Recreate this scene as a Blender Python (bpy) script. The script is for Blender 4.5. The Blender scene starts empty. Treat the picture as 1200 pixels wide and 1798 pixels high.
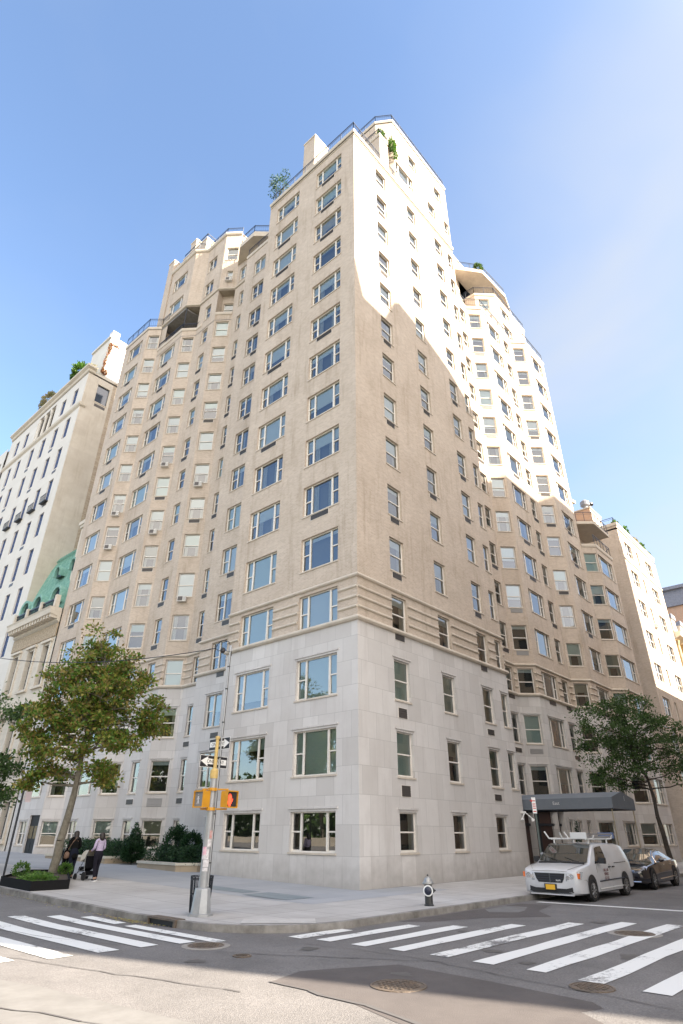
import bpy, bmesh, math, random
import numpy as np
from mathutils import Vector, Matrix

# ------------------------------------------------------------------ scene, camera, sky, sun
sc = bpy.context.scene
COL = sc.collection
random.seed(7)
RNG = np.random.default_rng(11)
PI = math.pi

# building axes: X runs away along the side street, Y runs away along the avenue, the corner of the block is the origin
TH = math.atan2(564, 1035.0); ROLL = math.atan2(11, 1909.0)
AR, AL = math.radians(41.9), math.radians(-48.1)
CX0, CY0 = 0.78936, 27.0293
CAM = Vector((-(CX0*math.sin(AR)+CY0*math.cos(AR)), -(CX0*math.sin(AL)+CY0*math.cos(AL)), 1.95))
fwd = Vector((math.cos(AR), math.cos(AL), 0)); rgt = Vector((math.sin(AR), math.sin(AL), 0)); upz = Vector((0, 0, 1))
f3 = fwd*math.cos(TH)+upz*math.sin(TH); u3 = -fwd*math.sin(TH)+upz*math.cos(TH)
cr = rgt*math.cos(ROLL)+u3*math.sin(ROLL); cu = -rgt*math.sin(ROLL)+u3*math.cos(ROLL)
cam = bpy.data.cameras.new('camera'); camo = bpy.data.objects.new('camera', cam); COL.objects.link(camo)
m = Matrix((cr, cu, -f3)).transposed().to_4x4(); m.translation = CAM
camo.matrix_world = m
cam.sensor_fit = 'VERTICAL'; cam.sensor_height = 36; cam.sensor_width = 24; cam.lens = 1035/1798*36
cam.clip_start = 0.1; cam.clip_end = 3000
sc.camera = camo

EL = math.radians(30)
SH = Vector((0.28, -0.96, 0)).normalized()          # horizontal direction towards the sun
SUN = (SH*math.cos(EL)+upz*math.sin(EL)).normalized()
w = bpy.data.worlds.new('World'); sc.world = w; w.use_nodes = True
nt = w.node_tree; N = nt.nodes; L = nt.links
bg = N['Background']
sky = N.new('ShaderNodeTexSky'); sky.sky_type = 'NISHITA'; sky.sun_disc = False
sky.sun_elevation = EL; sky.sun_rotation = math.atan2(SH.x, SH.y)
sky.air_density = 1.0; sky.dust_density = 1.0; sky.ozone_density = 2.4; sky.altitude = 20
# thin high cloud: paler streaks by direction
tc = N.new('ShaderNodeTexCoord'); mp = N.new('ShaderNodeMapping'); mp.inputs['Scale'].default_value = (1.0, 1.0, 1.7); mp.inputs['Location'].default_value = (0.35, 0.2, 0.0)
nz = N.new('ShaderNodeTexNoise'); nz.inputs['Scale'].default_value = 1.9; nz.inputs['Detail'].default_value = 4; nz.inputs['Roughness'].default_value = 0.5; nz.inputs['Distortion'].default_value = 0.5
L.new(tc.outputs['Generated'], mp.inputs['Vector']); L.new(mp.outputs[0], nz.inputs['Vector'])
dp = N.new('ShaderNodeVectorMath'); dp.operation = 'DOT_PRODUCT'; L.new(tc.outputs['Generated'], dp.inputs[0])
CLD = (rgt*0.80+fwd*0.50+upz*0.33).normalized(); dp.inputs[1].default_value = CLD
r1 = N.new('ShaderNodeMapRange'); r1.inputs[1].default_value = 0.55; r1.inputs[2].default_value = 1.0; r1.inputs[3].default_value = 0.0; r1.inputs[4].default_value = 0.95
L.new(dp.outputs['Value'], r1.inputs[0])
r2 = N.new('ShaderNodeMapRange'); r2.inputs[1].default_value = 0.36; r2.inputs[2].default_value = 0.66; r2.inputs[3].default_value = 0.35; r2.inputs[4].default_value = 1.0
L.new(nz.outputs['Fac'], r2.inputs[0])
mu = N.new('ShaderNodeMath'); mu.operation = 'MULTIPLY'; L.new(r1.outputs[0], mu.inputs[0]); L.new(r2.outputs[0], mu.inputs[1])
ad = N.new('ShaderNodeMath'); ad.operation = 'ADD'; ad.use_clamp = True; L.new(mu.outputs[0], ad.inputs[0])
r3 = N.new('ShaderNodeMapRange'); r3.inputs[1].default_value = 0.45; r3.inputs[2].default_value = 0.8; r3.inputs[3].default_value = 0.0; r3.inputs[4].default_value = 0.13
L.new(nz.outputs['Fac'], r3.inputs[0]); L.new(r3.outputs[0], ad.inputs[1])
mx = N.new('ShaderNodeMix'); mx.data_type = 'RGBA'; L.new(ad.outputs[0], mx.inputs[0]); L.new(sky.outputs[0], mx.inputs[6]); mx.inputs[7].default_value = (1.8, 1.9, 2.0, 1)
# fill light put into the sky: an added bright glow low behind the camera
FILL_DIR = (-fwd*0.80+rgt*0.35+upz*0.30).normalized(); dq = N.new('ShaderNodeVectorMath'); dq.operation = 'DOT_PRODUCT'; L.new(tc.outputs['Generated'], dq.inputs[0]); dq.inputs[1].default_value = FILL_DIR
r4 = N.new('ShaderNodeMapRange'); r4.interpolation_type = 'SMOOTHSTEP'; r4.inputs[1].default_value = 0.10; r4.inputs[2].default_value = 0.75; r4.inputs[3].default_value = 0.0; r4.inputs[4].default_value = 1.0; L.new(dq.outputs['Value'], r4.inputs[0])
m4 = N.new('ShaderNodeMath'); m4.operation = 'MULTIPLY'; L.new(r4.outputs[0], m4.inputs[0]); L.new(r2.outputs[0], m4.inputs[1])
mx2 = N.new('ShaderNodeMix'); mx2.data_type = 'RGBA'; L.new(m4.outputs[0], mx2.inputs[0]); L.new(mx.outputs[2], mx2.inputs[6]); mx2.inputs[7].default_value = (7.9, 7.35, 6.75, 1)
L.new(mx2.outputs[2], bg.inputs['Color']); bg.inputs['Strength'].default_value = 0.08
sl = bpy.data.lights.new('sun', 'SUN'); sl.energy = 4.3; sl.angle = math.radians(0.35); sl.color = (1.0, 0.90, 0.76)
so = bpy.data.objects.new('sun', sl); COL.objects.link(so); so.rotation_euler = (-SUN).to_track_quat('-Z', 'Y').to_euler(); so.location = (0, -40, 90)
sc.view_settings.view_transform = 'Standard'; sc.view_settings.look = 'None'; sc.view_settings.exposure = 2.5; sc.view_settings.gamma = 1
sc.view_settings.use_white_balance = True; sc.view_settings.white_balance_temperature = 6700; sc.view_settings.white_balance_tint = 10
sc.cycles.max_bounces = 7; sc.cycles.diffuse_bounces = 4; sc.cycles.glossy_bounces = 3; sc.cycles.transparent_max_bounces = 10
sc.cycles.sample_clamp_indirect = 6

# ------------------------------------------------------------------ materials
def hexc(c): return (c[0], c[1], c[2], 1)
def mat(name, col=(0.5, 0.5, 0.5), rough=0.8, metal=0.0, spec=0.5, coat=0.0, emit=None, noise=None, nscale=3.0, bump=0.0, bscale=40.0, island=None):
    """noise: second colour mixed in by a noise; island: list of colours picked per loose piece"""
    ma = bpy.data.materials.new(name); ma.use_nodes = True
    t = ma.node_tree; b = t.nodes['Principled BSDF']
    b.inputs['Base Color'].default_value = hexc(col); b.inputs['Roughness'].default_value = rough
    b.inputs['Metallic'].default_value = metal; b.inputs['Specular IOR Level'].default_value = spec
    b.inputs['Coat Weight'].default_value = coat; b.inputs['Coat Roughness'].default_value = 0.05
    if emit: b.inputs['Emission Color'].default_value = hexc(emit[0]); b.inputs['Emission Strength'].default_value = emit[1]
    if noise:
        tc = t.nodes.new('ShaderNodeTexCoord'); nn = t.nodes.new('ShaderNodeTexNoise'); nn.inputs['Scale'].default_value = nscale; nn.inputs['Detail'].default_value = 6; nn.inputs['Roughness'].default_value = 0.65
        t.links.new(tc.outputs['Object'], nn.inputs['Vector'])
        mr = t.nodes.new('ShaderNodeMapRange'); mr.inputs[1].default_value = 0.35; mr.inputs[2].default_value = 0.68; t.links.new(nn.outputs['Fac'], mr.inputs[0])
        mm = t.nodes.new('ShaderNodeMix'); mm.data_type = 'RGBA'; t.links.new(mr.outputs[0], mm.inputs[0])
        mm.inputs[6].default_value = hexc(col); mm.inputs[7].default_value = hexc(noise); t.links.new(mm.outputs[2], b.inputs['Base Color'])
    if island:
        g = t.nodes.new('ShaderNodeNewGeometry'); cr_ = t.nodes.new('ShaderNodeValToRGB'); cr_.color_ramp.interpolation = 'LINEAR'
        el = cr_.color_ramp.elements
        while len(el) < len(island): el.new(0.5)
        for i, c in enumerate(island): el[i].position = i/(len(island)-1); el[i].color = hexc(c)
        t.links.new(g.outputs['Random Per Island'], cr_.inputs[0]); t.links.new(cr_.outputs[0], b.inputs['Base Color'])
    if bump:
        tc = t.nodes.new('ShaderNodeTexCoord'); nn = t.nodes.new('ShaderNodeTexNoise'); nn.inputs['Scale'].default_value = bscale; nn.inputs['Detail'].default_value = 4
        t.links.new(tc.outputs['Object'], nn.inputs['Vector'])
        bp = t.nodes.new('ShaderNodeBump'); bp.inputs['Strength'].default_value = bump; bp.inputs['Distance'].default_value = 0.02
        t.links.new(nn.outputs['Fac'], bp.inputs['Height']); t.links.new(bp.outputs[0], b.inputs['Normal'])
    return ma

def masonry(name, c1, c2, mortar, bw, rh, ms=0.012, offset=0.5, stain=0.18, streak=0.25, bump=0.3, soot=(0.30, 0.27, 0.23), rough=0.85, splash=False):
    """bricks or slabs laid out in UV metres, with blotches and vertical weather streaks"""
    ma = bpy.data.materials.new(name); ma.use_nodes = True
    t = ma.node_tree; n = t.nodes; l = t.links; b = n['Principled BSDF']; b.inputs['Roughness'].default_value = rough; b.inputs['Specular IOR Level'].default_value = 0.3
    uv = n.new('ShaderNodeUVMap'); uv.uv_map = 'UVMap'
    br = n.new('ShaderNodeTexBrick'); br.inputs['Scale'].default_value = 1; br.inputs['Brick Width'].default_value = bw; br.inputs['Row Height'].default_value = rh
    br.inputs['Mortar Size'].default_value = ms; br.inputs['Color1'].default_value = hexc(c1); br.inputs['Color2'].default_value = hexc(c2); br.inputs['Mortar'].default_value = hexc(mortar)
    br.offset = offset; br.inputs['Bias'].default_value = 0.0; br.inputs['Mortar Smooth'].default_value = 0.3
    l.new(uv.outputs[0], br.inputs['Vector'])
    n1 = n.new('ShaderNodeTexNoise'); n1.inputs['Scale'].default_value = 0.35; n1.inputs['Detail'].default_value = 7; n1.inputs['Roughness'].default_value = 0.7; l.new(uv.outputs[0], n1.inputs['Vector'])
    m1 = n.new('ShaderNodeMapRange'); m1.inputs[1].default_value = 0.35; m1.inputs[2].default_value = 0.7; m1.inputs[3].default_value = 0; m1.inputs[4].default_value = stain; l.new(n1.outputs['Fac'], m1.inputs[0])
    mp = n.new('ShaderNodeMapping'); mp.inputs['Scale'].default_value = (1.6, 0.16, 1); l.new(uv.outputs[0], mp.inputs['Vector'])
    n2 = n.new('ShaderNodeTexNoise'); n2.inputs['Scale'].default_value = 1.0; n2.inputs['Detail'].default_value = 6; n2.inputs['Roughness'].default_value = 0.7; l.new(mp.outputs[0], n2.inputs['Vector'])
    m2 = n.new('ShaderNodeMapRange'); m2.inputs[1].default_value = 0.52; m2.inputs[2].default_value = 0.8; m2.inputs[3].default_value = 0; m2.inputs[4].default_value = streak; l.new(n2.outputs['Fac'], m2.inputs[0])
    aa = n.new('ShaderNodeMath'); aa.operation = 'ADD'; l.new(m1.outputs[0], aa.inputs[0]); l.new(m2.outputs[0], aa.inputs[1])
    mm = n.new('ShaderNodeMix'); mm.data_type = 'RGBA'; l.new(aa.outputs[0], mm.inputs[0]); l.new(br.outputs['Color'], mm.inputs[6]); mm.inputs[7].default_value = hexc(soot)
    last = mm.outputs[2]
    if splash:
        sp = n.new('ShaderNodeSeparateXYZ'); l.new(uv.outputs[0], sp.inputs[0]); n3 = n.new('ShaderNodeTexNoise'); n3.inputs['Scale'].default_value = 2.2; n3.inputs['Detail'].default_value = 6; l.new(uv.outputs[0], n3.inputs['Vector'])
        zz = n.new('ShaderNodeMath'); zz.operation = 'MULTIPLY_ADD'; l.new(n3.outputs['Fac'], zz.inputs[0]); zz.inputs[1].default_value = -1.6; l.new(sp.outputs['Y'], zz.inputs[2])
        m3 = n.new('ShaderNodeMapRange'); m3.inputs[1].default_value = -0.75; m3.inputs[2].default_value = 0.25; m3.inputs[3].default_value = 0.5; m3.inputs[4].default_value = 0.0; l.new(zz.outputs[0], m3.inputs[0])
        m5 = n.new('ShaderNodeMix'); m5.data_type = 'RGBA'; l.new(m3.outputs[0], m5.inputs[0]); l.new(last, m5.inputs[6]); m5.inputs[7].default_value = (0.27, 0.245, 0.22, 1); last = m5.outputs[2]
    l.new(last, b.inputs['Base Color'])
    bp = n.new('ShaderNodeBump'); bp.inputs['Strength'].default_value = bump; bp.inputs['Distance'].default_value = 0.012; bp.invert = True
    l.new(br.outputs['Fac'], bp.inputs['Height']); l.new(bp.outputs[0], b.inputs['Normal'])
    return ma

def glass_mat(name, tint=(0.78, 0.86, 0.86), ior=1.85):
    ma = bpy.data.materials.new(name); ma.use_nodes = True
    t = ma.node_tree; n = t.nodes; l = t.links; n.remove(n['Principled BSDF']); out = n['Material Output']
    tr = n.new('ShaderNodeBsdfTransparent'); tr.inputs[0].default_value = hexc(tint)
    gl = n.new('ShaderNodeBsdfGlossy'); gl.inputs['Roughness'].default_value = 0.015; gl.inputs[0].default_value = (0.95, 0.97, 1, 1)
    fr0 = n.new('ShaderNodeFresnel'); fr0.inputs[0].default_value = ior; fr = n.new('ShaderNodeMath'); fr.operation = 'MULTIPLY_ADD'; fr.use_clamp = True; fr.inputs[1].default_value = 0.95; fr.inputs[2].default_value = 0.07; l.new(fr0.outputs[0], fr.inputs[0])
    tc = n.new('ShaderNodeTexCoord'); nn = n.new('ShaderNodeTexNoise'); nn.inputs['Scale'].default_value = 0.9; nn.inputs['Detail'].default_value = 1
    l.new(tc.outputs['Object'], nn.inputs['Vector'])
    bp = n.new('ShaderNodeBump'); bp.inputs['Strength'].default_value = 0.05; bp.inputs['Distance'].default_value = 0.03; l.new(nn.outputs['Fac'], bp.inputs['Height'])
    l.new(bp.outputs[0], gl.inputs['Normal'])
    mi = n.new('ShaderNodeMixShader'); l.new(fr.outputs[0], mi.inputs[0]); l.new(tr.outputs[0], mi.inputs[1]); l.new(gl.outputs[0], mi.inputs[2]); l.new(mi.outputs[0], out.inputs[0])
    return ma

M = {}
M['brick'] = masonry('buff_brick', (0.475, 0.39, 0.315), (0.585, 0.49, 0.40), (0.57, 0.495, 0.42), 0.22, 0.085, 0.012, stain=0.42, streak=0.75, bump=0.5, soot=(0.32, 0.25, 0.185))
M['stone'] = masonry('limestone_slabs', (0.53, 0.505, 0.48), (0.63, 0.605, 0.58), (0.40, 0.385, 0.37), 1.02, 1.128, 0.010, stain=0.35, streak=0.5, bump=0.25, soot=(0.40, 0.365, 0.34), splash=True)
M['trim'] = mat('cast_stone_trim', (0.58, 0.51, 0.42), 0.8, noise=(0.48, 0.42, 0.35), nscale=1.5)
M['frame'] = mat('window_frame_paint', (0.74, 0.70, 0.64), 0.5, noise=(0.68, 0.63, 0.56), nscale=2)
M['glass'] = glass_mat('window_glass')
M['blind_white'] = mat('white_blind', (0.66, 0.67, 0.65), 0.7)
M['blind_pale'] = mat('pale_green_blind', (0.60, 0.66, 0.61), 0.7)
M['blind_tan'] = mat('tan_blind', (0.48, 0.42, 0.33), 0.7)
M['curtain'] = mat('curtain_cloth', (0.55, 0.52, 0.45), 0.9, noise=(0.40, 0.37, 0.31), nscale=6)
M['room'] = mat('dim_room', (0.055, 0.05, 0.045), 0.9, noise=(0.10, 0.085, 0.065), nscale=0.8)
M['grille'] = mat('dark_louvre', (0.09, 0.08, 0.075), 0.5, metal=0.3)
M['grille_lt'] = mat('grey_louvre', (0.33, 0.32, 0.31), 0.5)
M['ac'] = mat('ac_casing', (0.62, 0.60, 0.56), 0.5)
M['iron'] = mat('black_iron', (0.025, 0.028, 0.035), 0.5, metal=0.4)
M['rail'] = mat('dark_blue_iron', (0.035, 0.045, 0.07), 0.45, metal=0.3)
M['roof'] = mat('roof_gravel', (0.30, 0.29, 0.28), 0.95, noise=(0.22, 0.21, 0.2))
M['soffit'] = mat('stained_soffit', (0.40, 0.35, 0.28), 0.9, noise=(0.25, 0.21, 0.17), nscale=0.8)
M['stucco'] = masonry('white_stucco', (0.64, 0.605, 0.55), (0.68, 0.645, 0.59), (0.60, 0.57, 0.52), 2.2, 1.1, 0.01, stain=0.25, streak=0.3, bump=0.1, soot=(0.50, 0.48, 0.44))
M['brick_side'] = masonry('common_brick', (0.36, 0.28, 0.20), (0.52, 0.43, 0.32), (0.44, 0.38, 0.31), 0.32, 0.12, 0.014, stain=0.5, streak=0.3, bump=0.5, soot=(0.25, 0.20, 0.16))
M['limestone'] = masonry('carved_limestone', (0.60, 0.54, 0.45), (0.64, 0.58, 0.49), (0.5, 0.45, 0.38), 0.9, 0.45, 0.01, stain=0.35, streak=0.3, bump=0.2, soot=(0.36, 0.31, 0.25))
M['copper'] = mat('green_copper', (0.13, 0.31, 0.25), 0.7, noise=(0.27, 0.46, 0.39), nscale=3.2, bump=0.3, bscale=6)
M['bluepaint'] = mat('blue_steel_frame', (0.05, 0.10, 0.28), 0.5)
M['darkglass'] = mat('dark_window_glass', (0.03, 0.045, 0.07), 0.04, spec=0.9)
M['orange_brick'] = masonry('orange_brick', (0.50, 0.28, 0.17), (0.56, 0.34, 0.22), (0.5, 0.4, 0.32), 0.3, 0.1, stain=0.2)
M['grey_metal'] = mat('grey_slate_metal', (0.17, 0.18, 0.22), 0.6, noise=(0.24, 0.25, 0.29))
M['gold_stone'] = mat('honey_stone', (0.46, 0.34, 0.19), 0.8, noise=(0.30, 0.21, 0.11), nscale=1.2)

# ------------------------------------------------------------------ mesh helpers
class MB:
    def __init__(s): s.v = []; s.f = []; s.mi = []; s.uv = []; s.mats = []
    def mid(s, ma):
        if ma not in s.mats: s.mats.append(ma)
        return s.mats.index(ma)
    def face(s, pts, ma, uvs=None):
        i = len(s.v); s.v.extend([tuple(p) for p in pts]); s.f.append(tuple(range(i, i+len(pts)))); s.mi.append(s.mid(ma))
        if uvs is None:
            a = Vector(pts[1])-Vector(pts[0]); b_ = Vector(pts[-1])-Vector(pts[0]); nn = a.cross(b_)
            if abs(nn.z) > 0.7*max(nn.length, 1e-9): uvs = [(p[0], p[1]) for p in pts]
            else:
                h = Vector((nn.y, -nn.x)) if nn.length > 0 else Vector((1, 0)); h = h.normalized() if h.length > 0 else Vector((1, 0))
                uvs = [(p[0]*h.x+p[1]*h.y, p[2]) for p in pts]
        s.uv.extend(uvs)
    def box(s, lo, hi, ma, fr=None):
        """axis box; fr = (origin, xdir) puts it in a wall frame: x along, y inward, z up"""
        x0, y0, z0 = lo; x1, y1, z1 = hi
        c = [(x0, y0, z0), (x1, y0, z0), (x1, y1, z0), (x0, y1, z0), (x0, y0, z1), (x1, y0, z1), (x1, y1, z1), (x0, y1, z1)]
        if fr: c = [fr(p) for p in c]
        for q in ((0, 3, 2, 1), (4, 5, 6, 7), (0, 1, 5, 4), (1, 2, 6, 5), (2, 3, 7, 6), (3, 0, 4, 7)): s.face([c[k] for k in q], ma)
    def tube(s, p0, p1, r, ma, n=6, r1=None, cap=True):
        p0 = Vector(p0); p1 = Vector(p1); d = (p1-p0)
        if d.length < 1e-6: return
        d.normalize(); a = d.orthogonal().normalized(); b_ = d.cross(a); r1 = r if r1 is None else r1
        A = [p0+(a*math.cos(2*PI*k/n)+b_*math.sin(2*PI*k/n))*r for k in range(n)]
        B = [p1+(a*math.cos(2*PI*k/n)+b_*math.sin(2*PI*k/n))*r1 for k in range(n)]
        for k in range(n): s.face([A[k], A[(k+1) % n], B[(k+1) % n], B[k]], ma)
        if cap: s.face(A[::-1], ma); s.face(B, ma)
    def path(s, pts, r, ma, n=6):
        for a, b_ in zip(pts[:-1], pts[1:]): s.tube(a, b_, r, ma, n)
    def lathe(s, prof, ma, n=16, o=(0, 0, 0), ax=None):
        """prof: (radius, height) list about Z, or about direction ax"""
        o = Vector(o); ax = Vector(ax).normalized() if ax else Vector((0, 0, 1)); a = ax.orthogonal().normalized(); b_ = ax.cross(a)
        R = [[o+ax*h+(a*math.cos(2*PI*k/n)+b_*math.sin(2*PI*k/n))*r for k in range(n)] for r, h in prof]
        for i in range(len(R)-1):
            for k in range(n): s.face([R[i][k], R[i][(k+1) % n], R[i+1][(k+1) % n], R[i+1][k]], ma)
        s.face(R[0][::-1], ma); s.face(R[-1], ma)
    def prism(s, poly, z0, z1, ma, top=None, bottom=True):
        n = len(poly)
        for k in range(n):
            a = poly[k]; b_ = poly[(k+1) % n]; s.face([(a[0], a[1], z0), (b_[0], b_[1], z0), (b_[0], b_[1], z1), (a[0], a[1], z1)], ma)
        s.face([(p[0], p[1], z1) for p in poly], top or ma)
        if bottom: s.face([(p[0], p[1], z0) for p in poly][::-1], ma)
    def sweep(s, path, prof, ma, closed=False):
        """prof = list of (out, z); path = plan points, outward is to the right of travel"""
        n = len(path); rings = []
        for i in range(n):
            p = Vector(path[i]); a = Vector(path[i-1]) if (i > 0 or closed) else None; b_ = Vector(path[(i+1) % n]) if (i < n-1 or closed) else None
            ns = []
            if a is not None: d = (p-a).normalized(); ns.append(Vector((d.y, -d.x)))
            if b_ is not None: d = (b_-p).normalized(); ns.append(Vector((d.y, -d.x)))
            m_ = sum(ns, Vector((0, 0))).normalized(); k = 1/max(0.35, m_.dot(ns[0]))
            rings.append([(p.x+m_.x*o*k, p.y+m_.y*o*k, z) for o, z in prof])
        for i in range(n if closed else n-1):
            A, B = rings[i], rings[(i+1) % n]
            for j in range(len(prof)-1): s.face([A[j], B[j], B[j+1], A[j+1]], ma)
        if not closed: s.face(rings[0], ma); s.face(rings[-1][::-1], ma)
    def build(s, name, parent=None, smooth=False, weld=False):
        me = bpy.data.meshes.new(name); me.from_pydata(s.v, [], s.f)
        for ma in s.mats: me.materials.append(ma)
        me.polygons.foreach_set('material_index', s.mi)
        uvl = me.uv_layers.new(name='UVMap'); uvl.data.foreach_set('uv', [c for q in s.uv for c in q])
        if weld or smooth:
            bm = bmesh.new(); bm.from_mesh(me); bmesh.ops.remove_doubles(bm, verts=bm.verts, dist=0.0008); bmesh.ops.recalc_face_normals(bm, faces=bm.faces)
            if smooth:
                for fc in bm.faces: fc.smooth = True
                for e in bm.edges:
                    if len(e.link_faces) == 2 and e.calc_face_angle(0) > math.radians(38): e.smooth = False
            bm.to_mesh(me); bm.free()
        o = bpy.data.objects.new(name, me); COL.objects.link(o)
        if parent is not None: o.parent = parent
        return o
def tag(o, label=None, cat=None, group=None, kind=None):
    if label: o['label'] = label
    if cat: o['category'] = cat
    if group: o['group'] = group
    if kind: o['kind'] = kind
    return o
def thing(name, label, cat, loc=(0, 0, 0), rz=0.0, group=None):
    o = bpy.data.objects.new(name, None); COL.objects.link(o); o.location = loc; o.rotation_euler = (0, 0, rz); o.empty_display_size = 0.3
    return tag(o, label, cat, group)
def frame_of(p0, p1):
    """wall frame: origin p0, x towards p1, y inward, z up"""
    p0 = Vector(p0); d = (Vector(p1)-p0).normalized(); inn = Vector((-d.y, d.x))
    return lambda p: (p0.x+d.x*p[0]+inn.x*p[1], p0.y+d.y*p[0]+inn.y*p[1], p[2])
def gz(x, y): return 0.018*min(max(y, 0.0), 90.0)       # the avenue climbs gently

def wall(mb, p0, p1, z0, z1, ops, ma, depth=0.5, split=None, s_off=0.0):
    """wall face p0->p1 with openings (s0,s1,za,zb) cut out, their reveals, split = (z, lower_mb, lower_mat)"""
    Lw = (Vector(p1)-Vector(p0)).length; fr = frame_of(p0, p1)
    ops = [o for o in ops if o[2] < z1 and o[3] > z0]
    xs = sorted(set([0, Lw]+[min(max(o[0], 0), Lw) for o in ops]+[min(max(o[1], 0), Lw) for o in ops]))
    for a, b_ in zip(xs[:-1], xs[1:]):
        if b_-a < 1e-4: continue
        mid = (a+b_)/2; col = sorted([(o[2], o[3]) for o in ops if o[0] < mid < o[1]])
        z = z0; segs = []
        for za, zb in col:
            if za > z: segs.append((z, za))
            z = max(z, zb)
        if z < z1: segs.append((z, z1))
        for sa, sb in segs:
            parts = [(sa, sb, mb, ma)]
            if split:
                zs, lmb, lma = split
                if sb <= zs: parts = [(sa, sb, lmb, lma)]
                elif sa < zs: parts = [(sa, zs, lmb, lma), (zs, sb, mb, ma)]
            for ya, yb, b3, mm in parts:
                b3.face([fr((a, 0, ya)), fr((b_, 0, ya)), fr((b_, 0, yb)), fr((a, 0, yb))], mm, [(a+s_off, ya), (b_+s_off, ya), (b_+s_off, yb), (a+s_off, yb)])
    for o in ops:
        a, b_, za, zb = o[:4]; tgt, mm = (mb, ma)
        if split and zb <= split[0]+0.2: tgt, mm = split[1], split[2]
        q = [((a, 0, za), (a, 0, zb), (a, depth, zb), (a, depth, za)), ((b_, 0, za), (b_, depth, za), (b_, depth, zb), (b_, 0, zb)),
             ((a, 0, zb), (b_, 0, zb), (b_, depth, zb), (a, depth, zb)), ((a, 0, za), (a, depth, za), (b_, depth, za), (b_, 0, za))]
        for pts in q: tgt.face([fr(p) for p in pts], mm)

def railing(path, z, h=1.05, name='railing', parent=None, ma=None, step=1.3, pick=0.22):
    mb = MB(); ma = ma or M['rail']
    for a, b_ in zip(path[:-1], path[1:]):
        a = Vector(a); b_ = Vector(b_); Ls = (b_-a).length; n = max(1, round(Ls/step))
        for zz, r in ((z+h, 0.035), (z+h*0.8, 0.018), (z+0.12, 0.02)): mb.tube((a.x, a.y, zz), (b_.x, b_.y, zz), r, ma, 4)
        for k in range(n+1):
            p = a.lerp(b_, k/n); mb.tube((p.x, p.y, z), (p.x, p.y, z+h+0.05), 0.03, ma, 4)
        k = pick
        while k < Ls:
            p = a.lerp(b_, k/Ls); mb.tube((p.x, p.y, z+0.12), (p.x, p.y, z+h*0.8), 0.010, ma, 3, cap=False); k += pick
    return mb.build(name, parent)
# ------------------------------------------------------------------ windows
FD = 0.13                                                # how deep the frames sit in the wall
def sashes(kind, w):
    if kind == 'picture': a = 0.215*w; return [(0, a, True), (a, w-a, False), (w-a, w, True)]
    if kind == 'paired': a = 0.45*w; return [(0, a, True), (a, w, False)]
    if kind == 'twin': return [(0, w/2, True), (w/2, w, True)]
    return [(0, w, True)]
def frame_mb(kind, w, h, fm=None):
    fm = fm or M['frame']; mb = MB(); t = 0.055; y0 = FD; y1 = FD+0.09
    mb.box((0, y0, 0), (w, y1, t), fm); mb.box((0, y0, h-t), (w, y1, h), fm)
    mb.box((0, y0, t), (t, y1, h-t), fm); mb.box((w-t, y0, t), (w, y1, h-t), fm)
    ss = sashes(kind, w)
    for a, b_, hung in ss:
        if a > 0: mb.box((a-0.045, y0-0.012, t), (a+0.045, y1, h-t), fm)
    for a, b_, hung in ss:
        if hung:
            l = a+(t if a == 0 else 0.045); r = b_-(t if b_ == w else 0.045); mm = h*0.5
            mb.box((l, y0+0.01, mm-0.03), (r, y1-0.005, mm+0.03), fm)
            for x in (l, r-0.025): mb.box((x, y0+0.03, t), (x+0.025, y1-0.01, mm-0.03), fm); mb.box((x, y0+0.012, mm+0.03), (x+0.025, y1-0.02, h-t), fm)
            mb.box((l+0.025, y0+0.032, t), (r-0.025, y1-0.012, t+0.04), fm)
    mb.box((-0.05, -0.045, -0.075), (w+0.05, y0+0.005, -0.001), M['trim'])           # sill
    return mb
def glass_mb(kind, w, h):
    mb = MB(); t = 0.055
    for a, b_, hung in sashes(kind, w):
        l = a+(t if a == 0 else 0.045); r = b_-(t if b_ == w else 0.045)
        if hung:
            for y, za, zb in ((FD+0.06, t, h/2), (FD+0.035, h/2, h-t)): mb.face([(l, y, za), (r, y, za), (r, y, zb), (l, y, zb)], M['glass'])
        else: mb.face([(l, FD+0.05, t), (r, FD+0.05, t), (r, FD+0.05, h-t), (l, FD+0.05, h-t)], M['glass'])
    return mb
def blind_mb(kind, w, h, v):
    """v = (material key, drop fraction, curtain?)"""
    key, drop, cur = v; mb = MB(); t = 0.055
    for i, (a, b_, hung) in enumerate(sashes(kind, w)):
        d = min(1.0, drop*(1.0 if i != 2 else 0.93)) if drop < 0.98 else 1.0
        l = a+0.05; r = b_-0.05
        if d > 0.02:
            mb.box((l, FD+0.115, h-t-(h-2*t)*d), (r, FD+0.125, h-t), M[key])
        if cur and d < 0.98:
            n = 5; cw = (b_-a)*0.22
            for sx, dr in ((l, 1), (r, -1)):
                for k in range(n):
                    x0 = sx+dr*cw*k/n; x1 = sx+dr*cw*(k+1)/n
                    mb.box((min(x0, x1), FD+0.15+(0.03 if k % 2 else 0), t), (max(x0, x1), FD+0.17+(0.03 if k % 2 else 0), h-t), M['curtain'])
    return mb
VARS = [('blind_white', 1.0, False), ('blind_white', 0.42, True), ('blind_white', 0.62, False), ('blind_white', 0.22, True), ('blind_pale', 1.0, False), ('blind_pale', 0.55, True),
        ('blind_white', 0.0, True), ('blind_tan', 0.35, True), ('blind_pale', 0.3, False), ('blind_white', 0.8, False), ('blind_white', 0.12, False), ('blind_tan', 0.6, True)]
CACHE = {}
def cached(key, fn, name):
    if key not in CACHE:
        o = fn().build(name); CACHE[key] = o.data; bpy.data.objects.remove(o)
    return CACHE[key]
WINS = []                                               # every window waiting to be set: (score, args)
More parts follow.
